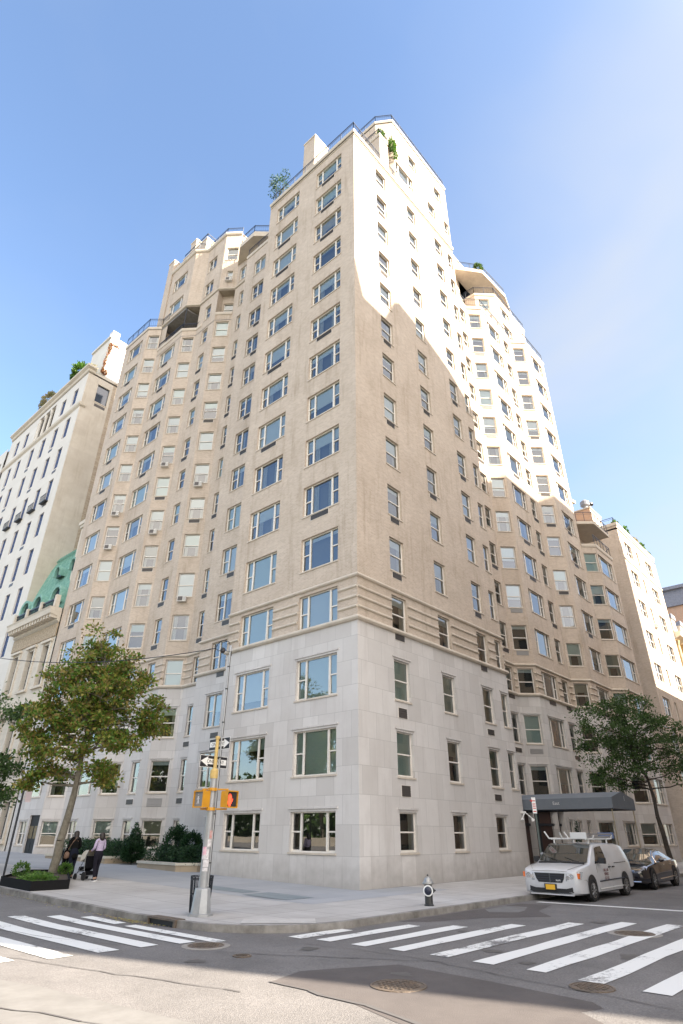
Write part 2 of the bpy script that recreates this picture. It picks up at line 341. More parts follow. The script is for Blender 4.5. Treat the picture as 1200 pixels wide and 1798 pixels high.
def queue_window(parent, p0, p1, s0, zb, w, h, kind, var=None, name=None):
    fr = frame_of(p0, p1); c = Vector(fr((s0+w/2, 0, zb+h/2))); d = (Vector(p1)-Vector(p0)).normalized(); nrm = Vector((d.y, -d.x, 0))
    vw = CAM-c; score = w*h*max(0.02, abs(nrm.dot(vw.normalized())))/vw.length_squared
    nm = name or {'picture': 'picture_window', 'paired': 'paired_window', 'twin': 'twin_window', 'sash': 'sash_window'}[kind]
    if var is None: var = random.choices(VARS, weights=[2.2, 4, 2.5, 4, 2, 2, 6, 1, 2.5, 1.2, 5, 1])[0]
    WINS.append((nm, score, parent, p0, p1, s0, zb, w, h, kind, var))
def set_windows(limit=100):
    names = {}
    for q in WINS: names.setdefault((q[2].name, q[0]), []).append(q)
    for (pn, nm), lst in names.items():
        lst.sort(key=lambda q: -q[1]); rest = None
        for i, (nm, sc_, parent, p0, p1, s0, zb, w, h, kind, var) in enumerate(lst):
            w = round(w, 2); h = round(h, 2); fr = frame_of(p0, p1); d = Vector(p1)-Vector(p0); ang = math.atan2(d.y, d.x)
            if i < limit:
                o = bpy.data.objects.new(nm, cached((kind, w, h, 'f'), lambda: frame_mb(kind, w, h), nm)); COL.objects.link(o)
                o.parent = parent; o.location = fr((s0, 0, zb)); o.rotation_euler = (0, 0, ang)
                g = bpy.data.objects.new('glass', cached((kind, w, h, 'g'), lambda: glass_mb(kind, w, h), 'glass')); COL.objects.link(g); g.parent = o
                if var[1] > 0.02 or var[2]:
                    b_ = bpy.data.objects.new('blind', cached((kind, w, h, var), lambda: blind_mb(kind, w, h, var), 'blind')); COL.objects.link(b_); b_.parent = o
            else:
                if rest is None: rest = MB()
                for src in (frame_mb(kind, w, h), glass_mb(kind, w, h), blind_mb(kind, w, h, var)):
                    off = len(rest.v); rest.v.extend([fr((p[0]+s0, p[1], p[2]+zb)) for p in src.v]); rest.f.extend([tuple(k+off for k in f) for f in src.f])
                    rest.mi.extend([rest.mid(src.mats[k]) for k in src.mi]); rest.uv.extend(src.uv)
        if rest is not None: tag(rest.build(nm, parent), kind='stuff')

def grille(parent, p0, p1, s0, z1, w, h=0.34, light=False, name='vent_grille'):
    fr = frame_of(p0, p1); mb = MB(); g = M['grille_lt'] if light else M['grille']
    z0 = z1-h
    mb.box((s0, -0.012, z0), (s0+w, 0.02, z1), M['grille_lt'] if light else M['frame'], fr)
    mb.box((s0+0.025, -0.016, z0+0.025), (s0+w-0.025, 0.0, z1-0.025), g, fr)
    n = 5
    for k in range(n):
        z = z0+0.04+(h-0.08)*k/(n-1); mb.box((s0+0.03, -0.032, z-0.010), (s0+w-0.03, -0.016, z+0.010), g, fr)
    return mb.build(name, parent)
def ac_unit(parent, p0, p1, s0, z0, w=0.66, h=0.42, out=0.32):
    fr = frame_of(p0, p1); mb = MB()
    mb.box((s0, -out, z0), (s0+w, 0.05, z0+h), M['ac'], fr); mb.box((s0+0.05, -out-0.012, z0+0.05), (s0+w*0.62, -out, z0+h-0.05), M['grille'], fr)
    for k in range(4): mb.box((s0+w*0.68, -out-0.01, z0+0.08+k*0.075), (s0+w-0.04, -out, z0+0.11+k*0.075), M['grille_lt'], fr)
    return mb.build('air_conditioner', parent)

# ------------------------------------------------------------------ the corner apartment building
APT = thing('apartment_building', 'tall buff brick apartment building with pale stone base standing on the street corner', 'building', (0, 0, 0))
ZT = lambda k: 2.78+3.385*k
HW = lambda k: 1.56 if k == 0 else (1.95 if k < 4 else 1.97)
SB, BW = MB(), MB()                                     # stone base, brick wall
LOW = [(12, 35.4), (.65, 35.4), (.65, 30.65), (1.62, 29.5), (1.62, 24.95), (2.55, 23.75), (2.55, 20.6), (3.62, 19.25), (3.62, 15.8), (2.27, 15.8), (2.27, 9.8), (0, 9.8), (0, 0), (14.6, 0), (14.6, 2.6),
       (21.3, 2.6), (22.45, 1.45), (28.95, 1.45), (30.1, .25), (34.9, .25)]
LEND = [(34.9, .25), (35.9, -.8), (40.4, -.8), (41.0, -.2), (41.0, 14)]
# columns of windows per wall piece (index into LOW): (kind, s along the piece from its first point, width, rows)
R = range
def yseg(i, y): return abs(LOW[i][1]-y)                  # for pieces running along the avenue, s from a Y value
cols = {
 1: [('picture', yseg(1, 34.3), 2.8, R(1, 15)), ('twin', yseg(1, 34.1), 1.35, [0])],
 2: [('sash', 0.16, 1.20, R(0, 15))],
 3: [('picture', yseg(3, 28.75), 2.85, R(1, 14)), ('twin', yseg(3, 28.4), 1.35, [0])],
 4: [('sash', 0.17, 1.20, R(0, 14))],
 5: [('sash', yseg(5, 22.6), 0.98, R(0, 15))],
 6: [('sash', 0.2, 1.28, R(0, 14))],
 7: [('sash', yseg(7, 18.4), 1.05, R(0, 15))],
 9: [('paired', yseg(9, 14.5), 1.6, R(1, 15)), ('sash', yseg(9, 13.3), 0.95, [0])],
 11: [('picture', yseg(11, 8.81), 2.74, R(0, 15)), ('picture', yseg(11, 4.05), 2.75, R(0, 15))],
 12: [('sash', 2.76, 1.30, R(0, 15)), ('sash', 7.08, 1.22, R(0, 15)), ('sash', 11.32, 1.22, R(0, 15)), ('sash', 13.55, .82, R(1, 15))],
 14: [('sash', 1.3, 1.2, R(1, 15)), ('sash', 5.05, 1.3, R(1, 15))],
 15: [('sash', 0.2, 1.22, R(1, 15))],
 16: [('picture', .95, 2.75, R(1, 15)), ('sash', 4.6, 1.2, R(1, 15)), ('sash', 1.75, .7, [0]), ('sash', 3.3, .7, [0]), ('sash', 4.9, .7, [0])],
 17: [('sash', 0.2, 1.22, R(0, 15))],
 18: [('picture', 1.2, 2.85, R(0, 15))],
}
tops = {1: 51.3, 2: 51.3, 3: 48.0, 4: 48.0, 5: 51.4, 6: 48.0, 7: 51.4, 8: 51.9, 9: 51.9, 10: 51.7, 11: 51.7, 12: 51.7, 13: 51.7, 14: 51.2, 15: 51.2, 16: 51.2, 17: 51.2, 18: 51.2, 0: 51.3}
RIBS = []; soff = 0.0; doorspans = []
for i in range(len(LOW)-1):
    p0, p1 = LOW[i], LOW[i+1]; Ls = (Vector(p1)-Vector(p0)).length; ops = []
    for kind, s0, w, rows in cols.get(i, []):
        for k in rows:
            if ZT(k) > tops[i]-0.4: continue
            h = HW(k); zt = ZT(k)-(0.17 if (k == 0 and i < 10) else 0); zb = zt-h
            if i == 18 and k < 1: pass
            ops.append((s0, s0+w, zb, zt))
            queue_window(APT, p0, p1, s0, zb, w, h, kind, ('blind_white', 0.0, i == 12) if (k == 0 and i in (9, 11, 12)) else (('blind_pale', 1.0, False) if (k in (1, 2) and i in (11, 12) and random.random() < .8) else None))
            fr = frame_of(p0, p1)
            if k < 3: lint = MB(); lint.box((s0-0.12, -0.05, zt+0.10), (s0+w+0.12, 0.0, zt+0.18), M['stone'], fr); lint.build('lintel', APT)
    if i == 1: ops.append((yseg(1, 32.4), yseg(1, 32.4)+1.6, .5, 3.0)); doorspans.append((p0, p1, yseg(1, 32.4), 1.6, .5, 3.0))
    if i == 14: ops.append((4.6, 6.68, -.05, 3.3))
    if i == 15: ops.append((.02, Ls-.02, -.05, 3.3))
    if i == 16: ops.append((.02, 1.15, -.05, 3.3))
    wall(BW, p0, p1, -0.6, tops[i], ops, M['brick'], split=(11.0, SB, M['stone']), s_off=soff); soff += Ls+0.37
    if i == 0: continue
    # ribs in the banded storey, broken at the windows
    cuts = sorted([(o[0]-0.06, o[1]+0.06) for o in ops if o[2] < 12 < o[3]]); s = 0.0; spans = []
    for a, b_ in cuts:
        if a > s+0.1: spans.append((s, a))
        s = b_
    if s < Ls-0.1: spans.append((s, Ls))
    fr = frame_of(p0, p1)
    for a, b_ in spans:
        for z in (11.58, 12.09, 12.6):
            A = fr((a, 0, z)); B = fr((b_, 0, z)); pr = [(0, z-.075), (.05, z-.06), (.085, z-.02), (.085, z+.02), (.05, z+.06), (0, z+.075)]
            RIBS.append(([(A[0], A[1]), (B[0], B[1])], pr))
# the lower wing with bay windows at the far end of the side street front
for i in range(len(LEND)-1):
    p0, p1 = LEND[i], LEND[i+1]; Ls = (Vector(p1)-Vector(p0)).length; ops = []
    top = 27.4 if i < 3 else 27.4
    for k in range(0, 8):
        zt = ZT(k); h = HW(k)
        if i == 0: s0, w, kind = 0.08, 1.28, 'sash'
        elif i == 1: s0, w, kind = 0.12, 3.95, 'picture'
        else: continue
        ops.append((s0, s0+w, zt-h, zt)); queue_window(APT, p0, p1, s0, zt-h, w, h, kind)
    wall(BW, p0, p1, -0.6, top, ops, M['brick'], split=(11.0, SB, M['stone']), s_off=soff); soff += Ls
wall(BW, (34.9, .25), (34.9, 14), 27.4, 51.2, [], M['brick'])
wall(BW, (14.6, 8), (14.6, 14), 51.0, 54, [], M['brick'])
# dark rooms behind every opening: one set-back wall shell
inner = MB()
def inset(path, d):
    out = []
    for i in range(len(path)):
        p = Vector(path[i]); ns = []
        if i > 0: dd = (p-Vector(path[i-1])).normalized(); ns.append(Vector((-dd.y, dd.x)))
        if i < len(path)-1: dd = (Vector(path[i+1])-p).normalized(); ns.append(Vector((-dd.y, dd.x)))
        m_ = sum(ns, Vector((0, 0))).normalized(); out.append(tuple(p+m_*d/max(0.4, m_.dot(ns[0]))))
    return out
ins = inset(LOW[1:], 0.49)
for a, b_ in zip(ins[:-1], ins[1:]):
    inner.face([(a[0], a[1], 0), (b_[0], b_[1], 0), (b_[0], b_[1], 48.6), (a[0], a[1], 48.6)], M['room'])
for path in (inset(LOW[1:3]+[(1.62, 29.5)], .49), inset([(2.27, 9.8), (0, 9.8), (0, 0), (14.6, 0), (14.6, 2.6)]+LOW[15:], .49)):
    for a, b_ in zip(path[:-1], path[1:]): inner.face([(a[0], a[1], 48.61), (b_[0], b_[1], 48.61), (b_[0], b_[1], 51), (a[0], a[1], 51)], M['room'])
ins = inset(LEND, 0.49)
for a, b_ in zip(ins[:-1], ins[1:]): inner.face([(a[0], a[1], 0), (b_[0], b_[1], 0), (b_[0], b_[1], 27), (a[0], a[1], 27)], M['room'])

# upper storeys above the string course, same plan as below; open terraces are cut in beneath them
UP = [(9, 29.5), (1.62, 29.5), (1.62, 24.95), (2.55, 23.75), (2.55, 20.6), (3.62, 19.25), (9, 19.25)]
ZU = 60.2
UPW = {1: [('picture', 29.5-28.75, 2.65, (54.1, 58.0))], 3: [('paired', .35, 1.5, (54.1, 57.9))], 4: [('sash', .62, .62, (54.2,)), ('sash', .25, 1.25, (57.9,))]}
for i in range(len(UP)-1):
    p0, p1 = UP[i], UP[i+1]; ops = []
    for kind, s0, w, zts in UPW.get(i, []):
        for zt in zts:
            h = 1.95 if w > .7 else 1.35
            ops.append((s0, s0+w, zt-h, zt)); queue_window(APT, p0, p1, s0, zt-h, w, h, kind)
    wall(BW, p0, p1, 51.3, ZU, ops, M['brick'], s_off=i*5.0)
ac_unit(APT, UP[4], UP[5], .60, 52.45, .66, .42)
wall(BW, (3.62, 19.25), (3.62, 15.8), 51.3, 55.0, [(.45, 1.95, 52.05, 54.0)], M['brick']); queue_window(APT, (3.62, 19.25), (3.62, 15.8), .45, 52.05, 1.5, 1.95, 'paired'); wall(BW, (3.62, 15.8), (6.8, 15.8), 51.3, 55.0, [], M['brick'])
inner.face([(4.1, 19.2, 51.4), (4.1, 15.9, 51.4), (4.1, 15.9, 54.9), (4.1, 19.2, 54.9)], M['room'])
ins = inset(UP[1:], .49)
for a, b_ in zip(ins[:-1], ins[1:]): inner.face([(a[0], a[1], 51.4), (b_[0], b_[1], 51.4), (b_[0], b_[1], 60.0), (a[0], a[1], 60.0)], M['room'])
# recessed terraces of the top row
wall(BW, (4.3, 29.5), (4.3, 23.0), 47.9, 51.4, [(1.2, 3.6, 48.2, 50.6)], M['brick'], depth=.3); wall(BW, (4.3, 23.2), (2.55, 22.9), 47.9, 51.4, [], M['brick']); wall(BW, (1.66, 29.45), (4.3, 29.45), 47.9, 51.4, [], M['brick']); wall(BW, (1.66, 29.48), (1.66, 28.4), 47.9, 51.35, [], M['brick'])
q = MB(); q.box((4.58, 25.6, 48.2), (4.62, 28.6, 50.6), M['room']); q.build('terrace_door', APT)
q = MB(); q.tube((1.75, 25.0, 48), (1.75, 25.0, 51.4), .06, M['iron'], 8); q.build('terrace_post', APT)
wall(BW, (3.35, 20.9), (4.35, 19.6), 47.9, 51.4, [(.2, 1.4, 48.6, 50.2)], M['brick'], depth=.3); queue_window(APT, (3.35, 20.9), (4.35, 19.6), .2, 48.6, 1.2, 1.6, 'sash')
wall(BW, (2.55, 20.62), (3.4, 20.95), 47.9, 51.4, [], M['brick']); wall(BW, (4.4, 19.6), (3.62, 19.2), 47.9, 51.4, [], M['brick'])
# W3 block terrace: set back wall behind the railing
wall(BW, (6.2, 15.8), (6.2, 9.8), 51.0, 54.9, [(1.2, 3.4, 51.4, 53.6)], M['brick']); inner.face([(6.7, 15.7, 51.2), (6.7, 9.9, 51.2), (6.7, 9.9, 54), (6.7, 15.7, 54)], M['room'])
wall(BW, (14.6, 8), (14.6, 14), 50, 54, [], M['brick'])
# the corner block's tower and the penthouses
wall(BW, (3.5, 8.0), (3.5, 0.0), 51.6, 56.0, [], M['brick'])
wall(BW, (3.5, 0.0), (4.7, 0.0), 51.6, 56.0, [], M['brick'])
TW = [(4.7, 9.0), (4.7, 1.3), (5.6, 0.0), (14.6, 0.0), (14.6, 9.0), (4.7, 9.0)]
TWW = {2: [('picture', 0.15, 2.6, 55.0), ('sash', 2.4, 1.2, 58.8), ('sash', 5.2, 1.2, 54.9), ('sash', 6.7, 1.2, 59.0), ('sash', 8.0, .85, 55.0)]}
for i in range(5):
    ops = []
    for kind, s0, w, zt in TWW.get(i, []): ops.append((s0, s0+w, zt-1.9, zt)); queue_window(APT, TW[i], TW[i+1], s0, zt-1.9, w, 1.9, kind)
    wall(BW, TW[i], TW[i+1], 51.6, 61.0, ops, M['brick'])
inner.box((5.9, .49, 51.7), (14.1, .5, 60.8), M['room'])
def block(x0, y0, x1, y1, z0, z1, name='penthouse', ma=None):
    mb = MB(); ma = ma or M['brick']
    for a, b_ in (((x0, y1), (x0, y0)), ((x0, y0), (x1, y0)), ((x1, y0), (x1, y1)), ((x1, y1), (x0, y1))): wall(mb, a, b_, z0, z1, [], ma)
    mb.prism([(x0-.06, y0-.06), (x1+.06, y0-.06), (x1+.06, y1+.06), (x0-.06, y1+.06)], z1, z1+.18, M['trim'])
    return mb.build(name, APT)
block(2.2, 6.8, 4.0, 8.3, 51.6, 62.2, 'chimney_stack')
block(2.5, 24.7, 9.0, 29.4, 60.1, 63.2, 'penthouse'); block(2.7, 27.5, 3.6, 28.6, 63.3, 65.6, 'chimney_stack')
block(1.5, 29.6, 3.3, 30.7, 51.2, 62.4, 'chimney_stack')
railing([(2.55, 29.3), (2.55, 24.75), (8.5, 24.75)], 63.4, .7, parent=APT)
# side street penthouses
block(20.0, 4.6, 29.5, 9.0, 51.2, 63.5); block(33.0, 4.4, 36.0, 8.0, 51.2, 67.0, 'chimney_stack')
block(15.2, 4.2, 21.0, 9.5, 51.2, 55.6)
P2 = [(25.2, 5.4), (25.2, 3.2), (26.8, 1.55), (34.3, 1.55), (34.3, 9)]
for i in range(4):
    ops = []
    if i == 1:
        for zt in (53.6, 56.2): ops.append((.5, 1.6, zt-1.6, zt)); queue_window(APT, P2[i], P2[i+1], .5, zt-1.6, 1.1, 1.6, 'sash')
    if i == 2:
        for zt in (53.6, 56.2): ops.append((1.2, 3.4, zt-1.6, zt)); queue_window(APT, P2[i], P2[i+1], 1.2, zt-1.6, 2.2, 1.6, 'picture')
    wall(BW, P2[i], P2[i+1], 51.2, 57.0, ops, M['brick'])
inner.face([(27, 2.1, 51.3), (34, 2.1, 51.3), (34, 2.1, 56.8), (27, 2.1, 56.8)], M['room']); inner.face([(25.7, 3.4, 51.3), (27, 2.1, 51.3), (27, 2.1, 56.8), (25.7, 3.4, 56.8)], M['room'])
railing([(25.2, 5.4), (25.2, 3.2), (26.8, 1.55), (34.3, 1.55)], 57.1, 1.0, parent=APT)
sb = MB(); sb.prism([(22.2, 6), (22.2, 4.5), (25.4, 1.9), (30.4, 1.6), (34.3, 2.6), (34.3, 6)], 59.7, 60.2, M['trim']); sb.build('balcony_slab', APT)
railing([(22.2, 4.6), (25.4, 2.0), (30.4, 1.7)], 60.2, .95, parent=APT)
wall(BW, (24.5, 4.6), (34, 4.6), 57, 59.8, [], M['brick'])
# roofs, soffits and terrace floors
def roofslab(poly, z0, z1, ma, top=None): q = MB(); q.prism(poly, z0, z1, ma); q.build('flat_roof', APT)
roofslab([(.65, 35.4), (12, 35.4), (12, 24), (1.62, 25), (1.62, 29.5), (.65, 30.65)][::-1], 51.0, 51.15, M['roof'])
roofslab([(1.62, 29.5), (12, 29.5), (12, 19), (3.62, 19.25), (2.55, 20.6), (2.55, 23.75), (1.62, 24.95)][::-1], 46.95, 47.05, M['roof'])
roofslab([(0, 0), (14.6, 0), (14.6, 9.75), (0, 9.75)], 51.35, 51.5, M['roof'])
roofslab([(14.6, 2.6), (21.3, 2.6), (22.45, 1.45), (28.95, 1.45), (30.1, .25), (34.9, .25), (34.9, 14), (14.6, 14)], 50.9, 51.05, M['roof'])
roofslab([(34.9, .25), (35.9, -.8), (40.4, -.8), (41, -.2), (41, 14), (34.9, 14)], 27.1, 27.25, M['roof'])
roofslab([(4.7, 1.3), (5.6, 0), (14.6, 0), (14.6, 9), (4.7, 9)], 60.7, 60.9, M['roof']); roofslab([(3.5, 0), (5.2, 0), (5.2, 8), (3.5, 8)], 55.7, 55.9, M['roof'])
roofslab([(2.3, 9.8), (9, 9.8), (9, 15.8), (2.3, 15.8)], 51.45, 51.6, M['roof'])
roofslab([(1.62, 29.5), (1.62, 24.95), (2.55, 23.75), (2.55, 20.6), (3.62, 19.25), (9, 19.25), (9, 29.5)], 59.9, 60.05, M['roof'])
roofslab([(25.2, 5.4), (25.2, 3.2), (26.8, 1.55), (34.3, 1.55), (34.3, 9), (25.2, 9)], 56.8, 56.95, M['roof'])
q = MB(); q.prism([(1.62, 29.5), (1.62, 24.95), (2.55, 23.75), (2.6, 22.6), (5, 22.6), (5, 29.5)], 51.25, 51.4, M['soffit']); q.build('soffit', APT)
q = MB(); q.prism([(2.55, 20.6), (3.62, 19.25), (4.6, 19.3), (4.6, 21.2), (3.0, 21.2)], 51.25, 51.4, M['soffit']); q.build('soffit', APT)
sl_ = MB(); sl_.prism([(2.3, 17.4), (2.3, 15.3), (3.4, 14.1), (6.8, 14.1), (6.8, 19.2), (3.5, 19.2)], 54.9, 55.45, M['trim']); sl_.build('balcony_slab', APT)
sl_ = MB(); sl_.prism([(2.45, 17.3), (2.45, 15.35), (3.52, 14.2), (6.8, 14.2), (6.8, 19.1), (3.6, 19.1)], 55.45, 55.8, M['trim']); sl_.build('balcony_kerb', APT)
railing([(3.5, 19.0), (2.45, 17.3), (2.45, 15.4), (3.52, 14.2), (6.0, 14.2)], 55.8, .95, parent=APT)
railing([(2.33, 15.7), (2.33, 9.85)], 52.0, 1.1, parent=APT)
railing([(.6, 35.3), (.6, 30.65), (1.6, 29.5), (1.6, 28.3)], 51.5, 1.15, parent=APT)
railing([(1.62, 29.4), (1.62, 24.95), (2.55, 23.75), (2.6, 22.8)], 48.0, .75, parent=APT)
railing([(.03, 9.6), (.03, .03), (14.5, .03)], 51.9, 1.1, parent=APT)
railing([(1.65, 24.5), (2.58, 23.7), (2.58, 20.6), (3.65, 19.25)], 60.3, .9, parent=APT)
railing([(3.55, 7.5), (3.55, .05), (4.7, .05)], 56.0, 1.0, parent=APT)
railing([(4.75, 8.8), (4.75, 1.3), (5.65, .05), (14.5, .05)], 61.2, 1.0, parent=APT)
railing([(14.7, 2.65), (21.3, 2.65), (22.45, 1.5), (28.95, 1.5), (30.1, .3), (34.85, .3)], 51.5, 1.0, parent=APT)
bs = MB(); bs.prism([(34.9, .2), (36.0, -1.1), (40.2, -1.1), (40.2, 1.4), (34.9, 1.4)], 29.7, 30.0, M['trim']); bs.build('balcony_slab', APT); bs = MB()
bs.prism([(34.9, 1.0), (37.2, .6), (37.2, 3), (34.9, 3)], 33.2, 33.5, M['trim']); bs.build('balcony_slab', APT)
railing([(34.95, .2), (36.0, -1.05), (40.15, -1.05)], 30.0, 1.05, parent=APT, pick=5, step=.8); railing([(35.95, -.75), (40.35, -.75), (41, -.2)], 27.5, 1.05, parent=APT, pick=5, step=.8)
wall(BW, (34.9, 1.4), (41, 1.4), 27.2, 29.8, [], M['brick'])
wb = MB(); wb.prism([(34.9, 1.5), (40.2, 1.5), (40.2, 6), (34.9, 6)], 29.6, 29.7, M['roof']); wb.build('flat_roof', APT)
# string courses, copings
rope = lambda z, r: [(0, z-r), (r*.8, z-r*.8), (r*1.25, z-r*.25), (r*1.25, z+r*.25), (r*.8, z+r*.8), (0, z+r)]
cop = lambda z: [(0, z-.28), (.06, z-.28), (.10, z-.12), (.10, z+.04), (-.28, z+.04), (-.28, z-.1)]
def course(path, prof, name='string_course'): q = MB(); q.sweep(path, prof, M['trim']); q.build(name, APT)
FULL = LOW[1:]+LEND[1:4]
course(FULL, rope(11.0, .13)); course(FULL, rope(13.2, .10)); course([(0, 9.8), (0, 0), (14.6, 0)], rope(51.2, .06)); course(UP[0:6]+[(3.62, 15.8)], rope(51.45, .11))
course(LOW[1:4], cop(51.35), 'coping'); course([(2.27, 9.8), (0, 9.8), (0, 0), (14.6, 0), (14.6, 2.6)], cop(51.8), 'coping'); course(LOW[14:], cop(51.2), 'coping')
course(UP[0:6], [(0, 59.9), (.12, 59.95), (.2, 60.1), (.2, 60.3), (-.3, 60.3), (-.3, 59.9)], 'coping'); course([(2.27, 15.8), (2.27, 9.8)], cop(51.95), 'coping')
course([(1.62, 29.5), (1.62, 24.95), (2.55, 23.75), (2.55, 22.9)], cop(48.0), 'coping'); course([(2.55, 20.6), (3.62, 19.25)], cop(48.0), 'coping')
course([(4.7, 9), (4.7, 1.3), (5.6, 0), (14.6, 0)], cop(61.1), 'coping'); course([(3.5, 8), (3.5, 0), (4.7, 0)], cop(56.0), 'coping'); course(LEND[0:4], cop(27.4), 'coping'); course(P2, cop(57.0), 'coping')
RIBS.sort(key=lambda r: (Vector(r[0][0])-Vector((CAM.x, CAM.y))).length); rest = MB()
for k, (pth, pr) in enumerate(RIBS):
    if k < 96: q = MB(); q.sweep(pth, pr, M['trim']); q.build('rib_moulding', APT)
    else: rest.sweep(pth, pr, M['trim'])
if rest.f: tag(rest.build('rib_moulding', APT), kind='stuff')
SB.build('stone_base', APT); BW.build('brick_wall', APT); inner.build('dark_interior', APT)
M['doorblack'] = mat('black_door_paint', (.012, .011, .010), .7)
M['bronze'] = mat('bronze_panel', (.09, .06, .03), .5, .5, noise=(.22, .15, .06), nscale=9)
# two round headed doors: iron door on the avenue, recess behind the canopy
for p0, p1, s0, w_, za, zb in doorspans:
    fr = frame_of(p0, p1); mb = MB(); mb.box((s0, .12, za), (s0+w_, .2, zb), M['doorblack'], fr); mb.build('door', APT)
    d_ = MB()
    for k in range(2):
        x = s0+.12+k*(w_/2-.02); d_.box((x, .10, za+1.0), (x+w_/2-.22, .12, zb-.7), M['bronze'], fr); d_.box((x, .10, za+.15), (x+w_/2-.22, .12, za+.75), M['doorblack'], fr)
    d_.build('door_panel', APT)
er = MB(); wood = mat('dark_mahogany', (.05, .022, .017), .5, noise=(.03, .015, .012), nscale=2)
for i, a_, b_ in ((14, 4.6, 6.68), (15, .02, 1.6), (16, .02, 1.15)):
    fr = frame_of(LOW[i], LOW[i+1]); er.box((a_, .42, -.05), (b_, .46, 3.3), wood, fr); er.box((a_+.35, .34, 0), (a_+.45, .42, 3.2), M['iron'], fr); er.box((a_, .30, 2.45), (b_, .42, 2.6), M['iron'], fr)
er.build('entrance_door', APT)
# louvres under windows
random.seed(5)
def gr(i, s0, w_, rows, h=.34, p=1.0, light=False):
    for k in rows:
        if random.random() < p: grille(APT, LOW[i], LOW[i+1], s0, ZT(k)-HW(k)-.08-(.25 if 1 <= k < 3 else 0), w_, h, light)
gr(11, yseg(11, 8.3), 1.5, (7, 9, 12, 13), p=1); gr(11, yseg(11, 3.4), 1.4, (5, 9, 12, 13, 14), p=1)
gr(9, yseg(9, 13.7), .8, (1, 2, 3, 4, 5, 8, 9, 11, 12), .36); gr(7, yseg(7, 18.4), 1.0, (1, 2, 4, 5, 7, 9, 10, 11, 12), .36)
gr(12, 2.9, .85, (3, 4, 5, 7, 9, 11, 13), .36); gr(12, 2.95, .72, (1, 2), .5); gr(12, 11.4, .8, (1, 2, 3, 4, 6, 7, 9), .36); gr(12, 7.2, .8, (6, 8))
gr(14, 5.2, 1.0, (1, 2, 3, 4, 6, 9)); gr(16, 1.6, 1.2, (3, 6, 7, 9, 11), .36); gr(16, 4.7, 1.0, (2, 3, 5, 7, 8, 10, 12)); gr(15, .35, .95, (2, 4, 5, 10, 11, 13), light=True)
gr(17, .35, .95, (6, 8, 9, 11), light=False); gr(18, 1.8, 1.0, (3, 5, 7, 8, 10), .36); gr(5, yseg(5, 22.6), .9, (1, 4, 5, 9, 11, 12), .36)
gr(3, yseg(3, 27.9), 1.1, (3, 4, 9, 11, 12, 13)); gr(1, yseg(1, 33.5), 1.1, (3, 5, 9, 10, 12, 13)); gr(6, .35, .95, (7, 10), light=False); gr(4, .3, .95, (6, 8), light=False); gr(6, .3, 1.0, (1,), .5, light=True)
for i, k in ((6, 8), (4, 9), (2, 7), (2, 8), (6, 5), (4, 7)): ac_unit(APT, LOW[i], LOW[i+1], .45, ZT(k)-HW(k)-(.45 if k != 13 else -.05))
set_windows()
WINS.clear()
# ------------------------------------------------------------------ ground
def asphalt_mat():
    ma = mat('asphalt', (0.125, 0.118, 0.118), 0.9, bump=0.8, bscale=55); t = ma.node_tree; n = t.nodes; l = t.links; b = n['Principled BSDF']; tc = n.new('ShaderNodeTexCoord')
    def noise(sc_, det, lo, hi, a, b_): nn = n.new('ShaderNodeTexNoise'); nn.inputs['Scale'].default_value = sc_; nn.inputs['Detail'].default_value = det; nn.inputs['Roughness'].default_value = .7; l.new(tc.outputs['Object'], nn.inputs['Vector']); mr = n.new('ShaderNodeMapRange'); mr.inputs[1].default_value = lo; mr.inputs[2].default_value = hi; mr.inputs[3].default_value = a; mr.inputs[4].default_value = b_; l.new(nn.outputs['Fac'], mr.inputs[0]); return mr.outputs[0]
    big = noise(.5, 6, .35, .68, .86, 1.22); grit = noise(28, 3, .3, .7, .72, 1.3); mid = noise(4.5, 5, .55, .75, 1.0, .8)
    m1 = n.new('ShaderNodeMath'); m1.operation = 'MULTIPLY'; l.new(big, m1.inputs[0]); l.new(grit, m1.inputs[1]); m2 = n.new('ShaderNodeMath'); m2.operation = 'MULTIPLY'; l.new(m1.outputs[0], m2.inputs[0]); l.new(mid, m2.inputs[1])
    vm = n.new('ShaderNodeVectorMath'); vm.operation = 'SCALE'; vm.inputs[0].default_value = (0.145, 0.137, 0.134); l.new(m2.outputs[0], vm.inputs['Scale']); l.new(vm.outputs[0], b.inputs['Base Color']); return ma
M['asphalt'] = asphalt_mat()
M['asphalt_new'] = mat('dark_asphalt_patch', (0.078, 0.068, 0.066), 0.85, noise=(0.10, 0.088, 0.084), nscale=1.5, bump=0.5, bscale=70)
M['asphalt_old'] = mat('pale_asphalt_patch', (0.17, 0.165, 0.16), 0.9, noise=(0.13, 0.125, 0.12), nscale=2)
M['tar'] = mat('tar_seam', (0.085, 0.08, 0.08), 0.85)
M['concrete'] = masonry('concrete_flags', (0.43, 0.415, 0.40), (0.48, 0.465, 0.45), (0.22, 0.21, 0.20), 1.55, 1.55, 0.016, offset=0.0, stain=0.45, streak=0.25, bump=0.15, soot=(0.22, 0.20, 0.18))
M['bluestone'] = masonry('bluestone_flags', (0.31, 0.32, 0.335), (0.36, 0.365, 0.38), (0.24, 0.25, 0.27), 1.9, 1.2, 0.01, stain=0.3, streak=0.15, bump=0.1, soot=(0.26, 0.27, 0.28))
M['slate_dark'] = mat('dark_slate_plate', (0.17, 0.20, 0.215), 0.7, noise=(0.22, 0.25, 0.265), nscale=2)
M['kerb'] = mat('granite_kerb', (0.30, 0.285, 0.265), 0.85, noise=(0.12, 0.11, 0.10), nscale=1.6, bump=0.4)
M['ground'] = mat('ground', (0.12, 0.12, 0.115), 0.95)
